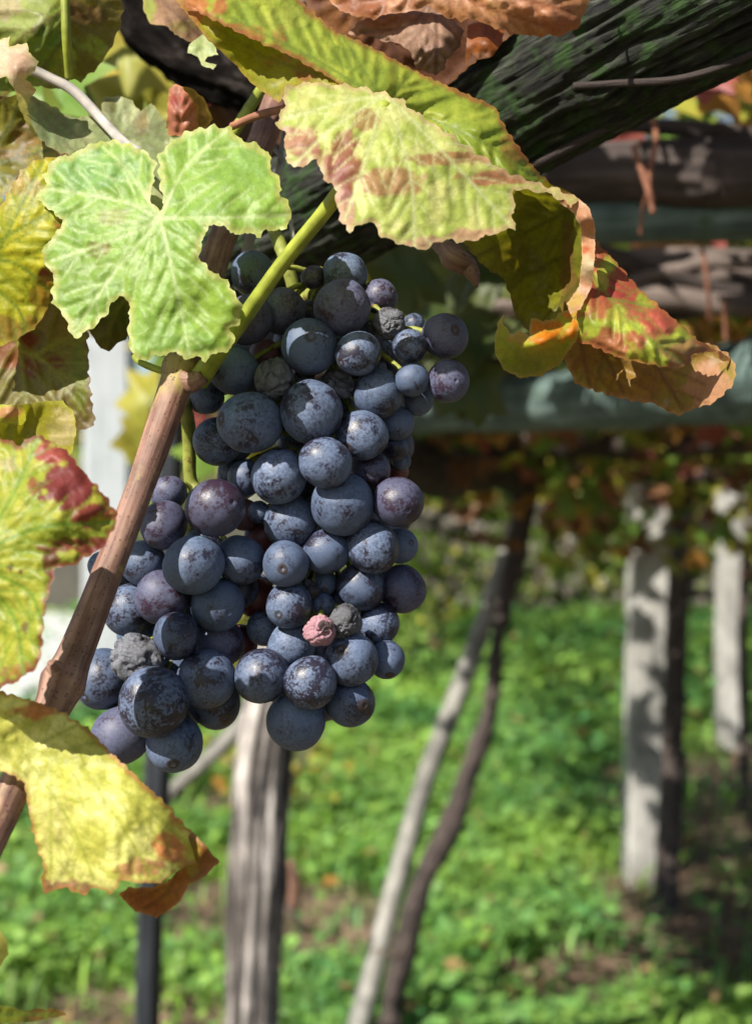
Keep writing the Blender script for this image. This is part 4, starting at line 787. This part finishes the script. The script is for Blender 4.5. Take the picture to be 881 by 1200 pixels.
leaf(fv, 'orange pink curled leaf hanging over the mossy log', [
    patch([(370, -30), (700, -30), (686, 12), (676, 34), (655, 42), (625, 42), (598, 39), (570, 28), (548, 21), (540, 27), (534, 20), (524, 22), (505, 6), (480, 14), (455, 16), (438, 22), (412, 18), (392, 8)], [(370, -30, 40), (440, 18, 24), (530, 22, 18), (620, 42, 14), (690, 5, 22), (600, 0, 6), (500, -20, 20), (650, 20, 6), (700, -30, 30)], (.46, .23, .10), [[(520, -20), (560, 5), (640, 30)], [(540, -20), (600, -5), (672, 15)], [(500, -20), (450, 0), (400, 5)]], [(620, 15, 60, 16, (.50, .25, .15), .7), (430, 8, 36, 12, (.26, .09, .03), .85), (480, 5, 30, 12, (.28, .12, .05), .7), (660, 30, 26, 10, (.36, .13, .07), .7), (580, 10, 16, 12, (.50, .30, .13), .7)], ((.40, .19, .09), 5, .6), (.32, .13, .06), 3.2, 1.0, bulge=.002, seed=28, tooth=(3, 20), mott=(.50, .29, .18)),
    patch([(548, 30), (566, 24), (590, 36), (588, 52), (574, 68), (560, 70), (552, 62), (545, 76), (546, 55)], [(548, 30, 24), (588, 40, 24), (560, 70, 20), (572, 50, 14)], (.30, .11, .03), [[(570, 28), (562, 66)]], [(566, 66, 12, 6, (.50, .32, .24), .8)], ((.26, .10, .03), 3, .6), (.2, .07, .02), 3, .8, side=-1, seed=29)])
leaf(fv, 'greyish brown crumpled dry leaf hanging beside the mossy log', [patch([(408, 40), (420, 26), (440, 16), (470, 8), (500, 2), (520, 18), (545, 36), (538, 55), (524, 70), (520, 82), (510, 89), (500, 84), (488, 80), (482, 62), (466, 50), (450, 48), (430, 42)], [(408, 40, 36), (470, 8, 36), (545, 38, 30), (510, 88, 24), (480, 40, 20), (515, 50, 16), (440, 44, 30)], (.26, .165, .115), [[(500, 6), (480, 30), (425, 38)], [(510, 10), (512, 50), (510, 86)], [(505, 8), (490, 40), (476, 54)]], [(515, 70, 20, 18, (.36, .24, .20), .7), (440, 34, 30, 9, (.32, .19, .10), .6)], ((.22, .12, .08), 4, .6), (.16, .09, .06), 2.8, 1.4, bulge=.003, wave=.006, sec=18, seed=30, mott=(.34, .24, .18))], 'leaf_dry')
leaf(fv, 'yellow green leaf tip poking in at the bottom corner', [patch([(-50, 1150), (0, 1178), (30, 1184), (60, 1182), (78, 1188), (50, 1196), (10, 1199), (-50, 1220)], [(-50, 1150, -70), (30, 1184, -66), (78, 1188, -60), (0, 1210, -70)], (.22, .24, .03), [[(-40, 1190), (70, 1188)]], [(50, 1188, 30, 8, (.26, .10, .04), .7)], vcol=(.2, .25, .04), step=4, seed=31)])
leaf(fv, 'pale yellow leaf edge at the margin below the cane', [patch([(-50, 1060), (-5, 1084), (8, 1100), (10, 1118), (2, 1132), (-50, 1150)], [(-50, 1100, -70), (8, 1100, -66), (0, 1130, -64), (-10, 1080, -66)], (.40, .38, .10), step=4, seed=32)])
leaf(fv, 'dark brown withered leaf behind the folded leaf at the top', [patch([(340, -40), (620, -40), (600, 40), (560, 70), (520, 104), (480, 108), (440, 90), (400, 60), (370, 30)], [(340, -30, 74), (600, 0, 56), (490, 100, 66), (440, 20, 62)], (.12, .05, .025), [[(440, -30), (450, 30), (468, 74)], [(440, -30), (400, 20)], [(450, 0), (520, 20)]], [(400, 20, 40, 30, (.20, .09, .03), .8)], ((.2, .1, .04), 5, .6), (.08, .035, .02), 4, 1.2, side=-1, seed=33)], 'leaf_dry')
# blurred leaves a little further back in the same vine
for u, v, y, s, key in ((150, 70, .8, .10, 'yellow'), (60, 110, .62, .09, 'green'), (20, 160, .66, .1, 'brown'), (110, 165, .62, .09, 'green'), (0, 210, .7, .1, 'yellow'), (190, 225, .58, .07, 'green'), (300, 60, .75, .1, 'orange'), (300, 165, .64, .10, 'brown'), (335, 185, .66, .09, 'olive'), (365, -10, .66, .1, 'brown'), (60, 60, .7, .1, 'yellow'),  (205, 105, .95, .11, 'green'), (120, 110, .9, .09, 'green'), (240, 135, .8, .07, 'red'), (180, 60, 1.0, .10, 'orange'), (255, 110, .9, .09, 'green'), (160, 130, .85, .1, 'yellow'), (100, 150, 1.0, .12, 'green'), (215, 160, .95, .1, 'yellow'),
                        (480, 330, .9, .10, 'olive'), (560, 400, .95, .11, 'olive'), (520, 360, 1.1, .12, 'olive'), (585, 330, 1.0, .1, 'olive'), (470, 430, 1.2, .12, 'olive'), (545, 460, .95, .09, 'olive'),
                        (770, 112, 1.1, .12, 'yellow'), (850, 110, 1.0, .09, 'orange'), (872, 60, .95, .1, 'orange'), (735, 130, 1.4, .12, 'green'), (830, 100, .9, .06, 'red'), (720, 165, 1.2, .07, 'red'), (800, 165, 1.5, .14, 'green'), (870, 130, 1.2, .1, 'yellow'), (690, 150, 1.3, .1, 'orange'),
                        (780, 290, 1.6, .12, 'orange'), (830, 275, 1.7, .1, 'red'), (730, 300, 1.8, .14, 'yellow'), (860, 300, 1.9, .14, 'green'), (760, 270, 1.7, .1, 'red'), (240, 430, 1.4, .14, 'green'), (180, 470, 1.6, .13, 'yellow'), (255, 540, 1.5, .14, 'green'), (170, 520, 1.8, .12, 'yellow')):
    far_leaf(fv, P(u, v, y), s, [(key, 1)], (math.radians(random.uniform(40, 100)), random.uniform(-.5, .5), random.uniform(-.8, .8)))

# ------------------------------------------------------------------ the vine in front: wood
cane_pts = [(325, 118, .485), (292, 205, .465), (256, 292, .444), (228, 385, .420), (213, 432, .408), (205, 455, .405), (165, 570, .394), (115, 700, .380), (86, 772, .374), (74, 800, .371), (60, 832, .367), (28, 900, .36), (-20, 1000, .348), (-60, 1080, .34)]
cane_r = [16, 16.5, 16, 17, 23, 19, 16.5, 18, 21, 27, 21, 20, 20, 20]
tube_obj('cane', M['cane'], fv, tube([P(*q) for q in cane_pts], [r / F_PX * q[2] for r, q in zip(cane_r, cane_pts)], 48, 260, .035, 700, 12, .05, 90, 6))
tube_obj('bud', M['cane'], fv, tube([P(214, 446, .405), P(226, 447, .402), P(238, 441, .400)], [.0034, .0028, .0018], 16, 16, .15, 700, 90, .3, 300))
tube_obj('bud', M['cane'], fv, tube([P(70, 790, .369), P(62, 780, .368), P(58, 774, .368)], [.0035, .002, .0006], 10, 10, .1, 700, 90))
def onto(lf, name, mat, tb):
    o = tube_obj(name, mat, None, tb); o.parent = lf; return o
pet = [(232, 446, .405), (252, 418, .400), (275, 388, .396), (330, 310, .388), (390, 235, .378), (430, 170, .374), (452, 122, .378)]
onto(BIG, 'petiole', M['petiole'], tube([P(*q) for q in pet], [r / F_PX * q[2] for r, q in zip((13, 11.5, 9.5, 9, 9, 8, 7), pet)], 20, 70, .02, 900, 20))
def stalk(name, mat, pts, rpx, ridge=.03, lf=None):
    (tube_obj if lf is None else lambda n, m, f, t: onto(lf, n, m, t))(name, M[mat], fv, tube([P(*q) for q in pts], [rpx / F_PX * q[2] for q in pts], 14, 40, ridge, 900, 20, .08, 120))
stalk('petiole', 'petiole', [(76, -20, .425), (78, 40, .425), (82, 92, .432)], 5.2, lf=CORNER)
stalk('shoot', 'greytendril', [(38, 82, .432), (60, 92, .432), (86, 106, .43), (112, 132, .425), (142, 164, .415), (165, 180, .405)], 6)
stalk('petiole', 'petiole', [(312, 96, .47), (290, 130, .462), (268, 165, .455), (262, 180, .45)], 6.5)
stalk('petiole', 'tendril', [(345, 126, .40), (330, 128, .405), (300, 136, .42), (272, 148, .43)], 4.6, lf=SMALL)
stalk('tendril', 'greytendril', [(334, 150, .49), (326, 200, .482), (318, 250, .478), (330, 310, .475)], 3.2)
stalk('tendril', 'greytendril', [(318, 170, .488), (332, 190, .478), (322, 215, .474), (338, 250, .474), (345, 290, .47)], 2.6)
stalk('shoot', 'greytendril', [(300, 240, .47), (294, 275, .465), (286, 310, .462), (280, 340, .462)], 6)
stalk('petiole', 'petiole', [(170, 396, .43), (158, 412, .425), (166, 425, .42), (205, 440, .415)], 4, lf=NOTCH)
stalk('shoot', 'cane', [(500, 262, .45), (515, 285, .442), (530, 296, .438), (540, 306, .436)], 10)
tube_obj('bud', M['cane'], fv, tube([P(522, 292, .437), P(532, 304, .432), P(545, 310, .432), P(552, 318, .434)], [.0024, .0036, .0032, .0016], 18, 24, .1, 500, 60, .25, 350, 9), tube([P(548, 310, .432), P(554, 322, .43), P(559, 337, .43)], [.0025, .0022, .0003], 12, 12, .1, 900, 90))
# loose bark strip along the underside of the log and the old arm
stalk('shoot', 'darkbark', [(672, 101, .452), (720, 98, .447), (790, 93, .442), (850, 76, .436), (930, 40, .43)], 4.2)
stalk('shoot', 'darkbark', [(600, 206, .49), (640, 186, .478), (690, 160, .470), (712, 148, .470)], 5)
tube_obj('arm', M['shadebark'], fv, tube([P(120, -40, .64), P(160, 10, .63), P(205, 60, .62), P(260, 88, .61), P(330, 108, .60), P(400, 130, .60)], [.010, .0105, .0095, .0105, .0115, .012], 48, 190, .42, 260, 30, .4, 60, 17))

# ------------------------------------------------------------------ grapes
def grape_base(k, shrivel=0.0):
    nr, ns = (34, 22) if not shrivel else (72, 46)
    V, F = [(0, 0, -1)], []
    ph = np.concatenate([[.05, .09, .13, .18, .25], np.linspace(.35, math.pi - .12, ns)])
    for p in ph:
        for j in range(nr): a = 2 * math.pi * j / nr; V.append((math.sin(p) * math.cos(a), math.sin(p) * math.sin(a), -math.cos(p)))
    V.append((0, 0, 1)); m = len(ph)
    for j in range(nr): F.append((0, 1 + (j + 1) % nr, 1 + j)); F.append((1 + (m - 1) * nr + j, 1 + (m - 1) * nr + (j + 1) % nr, len(V) - 1))
    for i in range(m - 1):
        for j in range(nr): a = 1 + i * nr + j; b = 1 + i * nr + (j + 1) % nr; F.append((a, b, b + nr, a + nr))
    V = np.array(V); th = np.arccos(np.clip(-V[:, 2], -1, 1)); rr = 1 - .055 * np.exp(-(th / .075) ** 2) + .010 * np.exp(-((th - .15) / .05) ** 2)
    rr = rr * (1 + .055 * fbm(V * 1.0 + k * 3.3, 2))
    if shrivel:
        g = fbm(V * np.array([1.6, 1.6, .8]) + k * 5.7, 2); g2 = fbm(V * np.array([3.2, 3.2, 1.5]) + k * 2.7, 2)
        rr = rr * (1 - shrivel * (.5 * np.exp(-(g / .09) ** 2) + .22 * np.exp(-(g2 / .08) ** 2)) + 1.1 * shrivel * fbm(V * .8 + k, 2))
    V = V * rr[:, None]; V[:, 2] *= 1.03 if k % 2 else 1.0
    return V, F
def gmesh(k, mat, shr=0.0):
    V, F = grape_base(k, shr); me = mesh_np('grape', V, F); me.materials.append(M[mat]); return me
GM = {'n': [gmesh(k, 'grape') for k in range(5)], 'p': [gmesh(k + 5, 'grape_purple') for k in range(3)], 'r': [gmesh(k + 9, 'grape_red') for k in range(2)],
      'w': [gmesh(k + 12, 'grape_dry', .28) for k in range(3)], 'd': [gmesh(k + 16, 'grape_dry', .5) for k in range(2)], 'k': [gmesh(21, 'grape_pink', .32)]}
MAIN = [(296, 321, 25.5, 2, 'n'), (291, 375, 28, 1, 'p'), (331, 365, 26, 1.9, 'p'), (361, 366, 14, 3, 'p'), (367, 325, 13.5, 2, 'p'), (363, 406, 32, .5, 'n'), (274, 434, 29, 1, 'n'), (322, 445, 24, .4, 'w'), (358, 440, 11, 1, 'd'),
        (293, 495, 35, 0, 'n'), (365, 483, 36, 0, 'n'), (241, 465, 20, 2, 'n'), (310, 415, 18, 3, 'r'), (404, 322, 25, 2, 'n'), (401, 360, 31.5, .6, 'p'), (445, 348, 20.5, 2, 'p'), (457, 378, 19, 1, 'w'), (485, 381, 13, 2, 'n'), (521, 394, 26.5, 1, 'p'),
        (480, 406, 20, .5, 'n'), (420, 414, 26, 0, 'n'), (434, 388, 13, 2, 'n'), (483, 445, 18.5, .5, 'n'), (525, 447, 24, .5, 'p'), (490, 468, 17, 2, 'n'), (449, 416, 9, 2, 'w'), (443, 461, 29, .5, 'n'), (397, 450, 17, 1, 'd'), (400, 480, 16, 2.5, 'n'),
        (424, 510, 28.5, .5, 'n'), (381, 542, 30, 0, 'n'), (465, 496, 19, 2, 'n'), (463, 525, 15, 2, 'n'), (470, 540, 11, 3, 'n'), (466, 551, 12, 3, 'r'), (435, 551, 22, 1, 'p'), (466, 588, 29.5, .5, 'p'), (401, 591, 35, 0, 'n'), (436, 640, 30.5, .5, 'n'),
        (468, 640, 21, 1.5, 'n'), (382, 646, 26.5, 1, 'n'), (341, 612, 30, 1, 'n'), (327, 558, 31.5, .4, 'n'), (288, 560, 21, 1.5, 'n'), (270, 553, 14, 2.5, 'n'), (255, 517, 27, 1.6, 'n'), (277, 520, 20, 2.2, 'n'), (303, 600, 13, 2, 'n'), (306, 630, 19, 3, 'r'),
        (335, 661, 26.5, .5, 'n'), (339, 709, 26.5, .5, 'n'), (364, 690, 11, .9, 'd'), (380, 683, 15, 1.5, 'n'), (378, 708, 13.5, 1.2, 'n'), (423, 688, 28.5, .5, 'n'), (471, 690, 27, 1, 'p'), (444, 731, 23, .7, 'n'), (403, 729, 20, 0, 'w'), (373, 739, 18.5, -.3, 'k'),
        (309, 737, 20, 2, 'n'), (341, 757, 28, .8, 'n'), (412, 773, 29.5, .2, 'n'), (453, 773, 20.5, 1.5, 'n'), (307, 792, 31.5, .5, 'n'), (364, 800, 29.5, 0, 'n'), (410, 822, 27.5, .7, 'n'), (347, 845, 34, .3, 'n'), (374, 762, 15, 2, 'p'), (300, 700, 22, 3, 'r'), (345, 520, 18, 3, 'n'), (366, 575, 18, 3, 'n'), (420, 600, 24, 3, 'n'), (360, 670, 20, 2.5, 'n'), (400, 700, 22, 3, 'n'), (380, 760, 26, 3, 'n'), (330, 800, 24, 3, 'n'), (440, 520, 22, 3.2, 'n'), (400, 400, 26, 3, 'n'), (345, 400, 24, 3.2, 'n'), (300, 440, 24, 3, 'n'), (330, 480, 24, 3, 'n'), (400, 530, 24, 3.2, 'n'), (440, 600, 24, 3, 'n'), (430, 430, 22, 2.6, 'n'), (462, 430, 17, 2.6, 'p'), (380, 820, 24, 2.4, 'n')]
LEFT = [(252, 595, 33.5, 0, 'p'), (286, 603, 18, 2.6, 'r'), (227, 662, 34.5, 0, 'n'), (281, 656, 28, 1, 'n'), (192, 615, 26.5, 1, 'p'), (198, 578, 20, 2, 'p'), (168, 660, 26, 1.5, 'n'), (121, 664, 17, 2, 'n'), (190, 700, 30, .5, 'p'), (152, 715, 29, 1.2, 'n'), (255, 708, 30, 1, 'n'),
        (297, 690, 20, 3, 'n'), (207, 745, 27, .4, 'n'), (258, 753, 28, 1, 'p'), (158, 771, 29.5, .5, 'w'), (122, 795, 34, 1, 'n'), (180, 823, 39, 0, 'n'), (242, 795, 32.5, .5, 'n'), (251, 822, 30, 1.5, 'n'), (142, 862, 32.5, 1, 'p'), (205, 872, 31.5, 1.1, 'n'), (199, 852, 26, 1.3, 'n'), (282, 752, 20, 3, 'r'),
        (220, 700, 24, 3, 'n'), (200, 790, 26, 3, 'n'), (230, 760, 26, 3, 'n'), (170, 740, 24, 3, 'n'), (215, 830, 24, 3, 'n'), (240, 640, 24, 3, 'n'), (280, 690, 22, 2.6, 'n'), (150, 690, 20, 3, 'n')]
def bunch(label, spec, base, name='grape_bunch', root=None):
    spec = [(a, b, c * 1.045, d, e) for a, b, c, d, e in spec]; vis = list(spec); rr = random.Random(5)
    for fx in range(90, 560, 34):
        for fy in range(310, 900, 36):
            x, y = fx + rr.uniform(-8, 8) + (fy // 36 % 2) * 17, fy + rr.uniform(-8, 8)
            if any(math.hypot(x - a, y - b) < c * .55 for a, b, c, d, e in vis) and sum(math.hypot(x - a, y - b) < c + 22 for a, b, c, d, e in vis) > 4: spec.append((x, y, rr.uniform(22, 27), 4.2, rr.choice('nnp')))
    g = np.array([(a, b, c, d) for a, b, c, d, _ in spec], float); n = len(g)
    Y = base + g[:, 3] * .0085
    def pos():
        return np.stack([(g[:, 0] - CU) / F_PX * Y, Y, CAM_Z - (g[:, 1] - CV) / F_PX * Y], 1), g[:, 2] / F_PX * Y
    for it in range(160):
        X, R = pos(); mv = np.zeros(n)
        for i in range(n):
            d = X - X[i]; dist = np.linalg.norm(d, axis=1); need = (R + R[i]) * .915; k = np.where((dist < need) & (dist > 0))[0]
            for j in k:
                if g[j, 3] > g[i, 3] or (g[j, 3] == g[i, 3] and Y[j] >= Y[i] and j > i):
                    dd = (need[j] - dist[j]); mv[j] += dd * .5; mv[i] -= dd * .22
        Y += np.clip(mv, -.0015, .0015)
        if np.abs(mv).max() < 1e-5: break
    Y = np.clip(Y, base - .016, base + .06)
    X, R = pos()
    t = thing(name, label, 'grapes', tuple(X[:, :].mean(0)), 'bunches of dark grapes')
    top = X[:, 2].argmax(); ax0 = Vector((X[top][0], Y.mean() + .004, X[:, 2].max())); ctr = X.mean(0)
    stems = []
    zs = np.linspace(X[:, 2].max() + .0, X[:, 2].min() + .015, 8); axis = []
    for z in zs:
        w_ = np.exp(-((X[:, 2] - z) / .02) ** 2)[:, None]; c = (X * w_).sum(0) / w_.sum(); axis.append((c[0], Y.mean() + .006, z))
    axis = np.array(axis); rootp = [P(*q) for q in root]
    stems.append(tube(rootp + [tuple(a) for a in axis], [.0021] * len(rootp) + [.0019] * 4 + [.0014] * 4, 10, 70, .04, 900, 30, .15, 250))
    for i in range(n):
        j = np.abs(axis[:, 2] - (X[i, 2] + .008)).argmin(); a = axis[j]; m = (a + X[i]) / 2 + np.array([0, .001, .003])
        stems.append(tube([a, m, X[i]], [.0009, .0008, .0010], 6, 8))
    tube_obj('rachis', M['stem'], t, *stems)
    for i in range(n):
        k = spec[i][4]; o = bpy.data.objects.new('grape', random.choice(GM[k])); COL.objects.link(o)
        out = Vector(X[i]) - Vector((ctr[0], Y.mean() + .02, X[i][2] + .006)); out.normalize()
        out = (out + Vector((random.gauss(0, .8), random.gauss(-.05, .7), random.gauss(-.45, .7)))).normalized()
        o.rotation_euler = (out.to_track_quat('-Z', 'Y') @ Quaternion((0, 0, 1), random.uniform(0, 6.28))).to_euler()
        r = R[i]; o.scale = (r * random.uniform(.95, 1.04), r * random.uniform(.95, 1.04), r * random.uniform(.96, 1.07))
        if k == 'k': o['label'] = 'pink dried up grape'
        if k in 'wd': o['label'] = 'shrivelled wrinkled grape'
        o.location = X[i]; under(o, t)
    return t
bunch('large hanging bunch of blue black grapes with dusty bloom and one pink dried grape', MAIN, .407, root=[(318, 262, .452), (335, 305, .44), (352, 352, .44)])
bunch('smaller bunch of blue black grapes hanging behind the brown cane', LEFT, .406, root=[(214, 470, .42), (221, 500, .428), (223, 560, .432)])
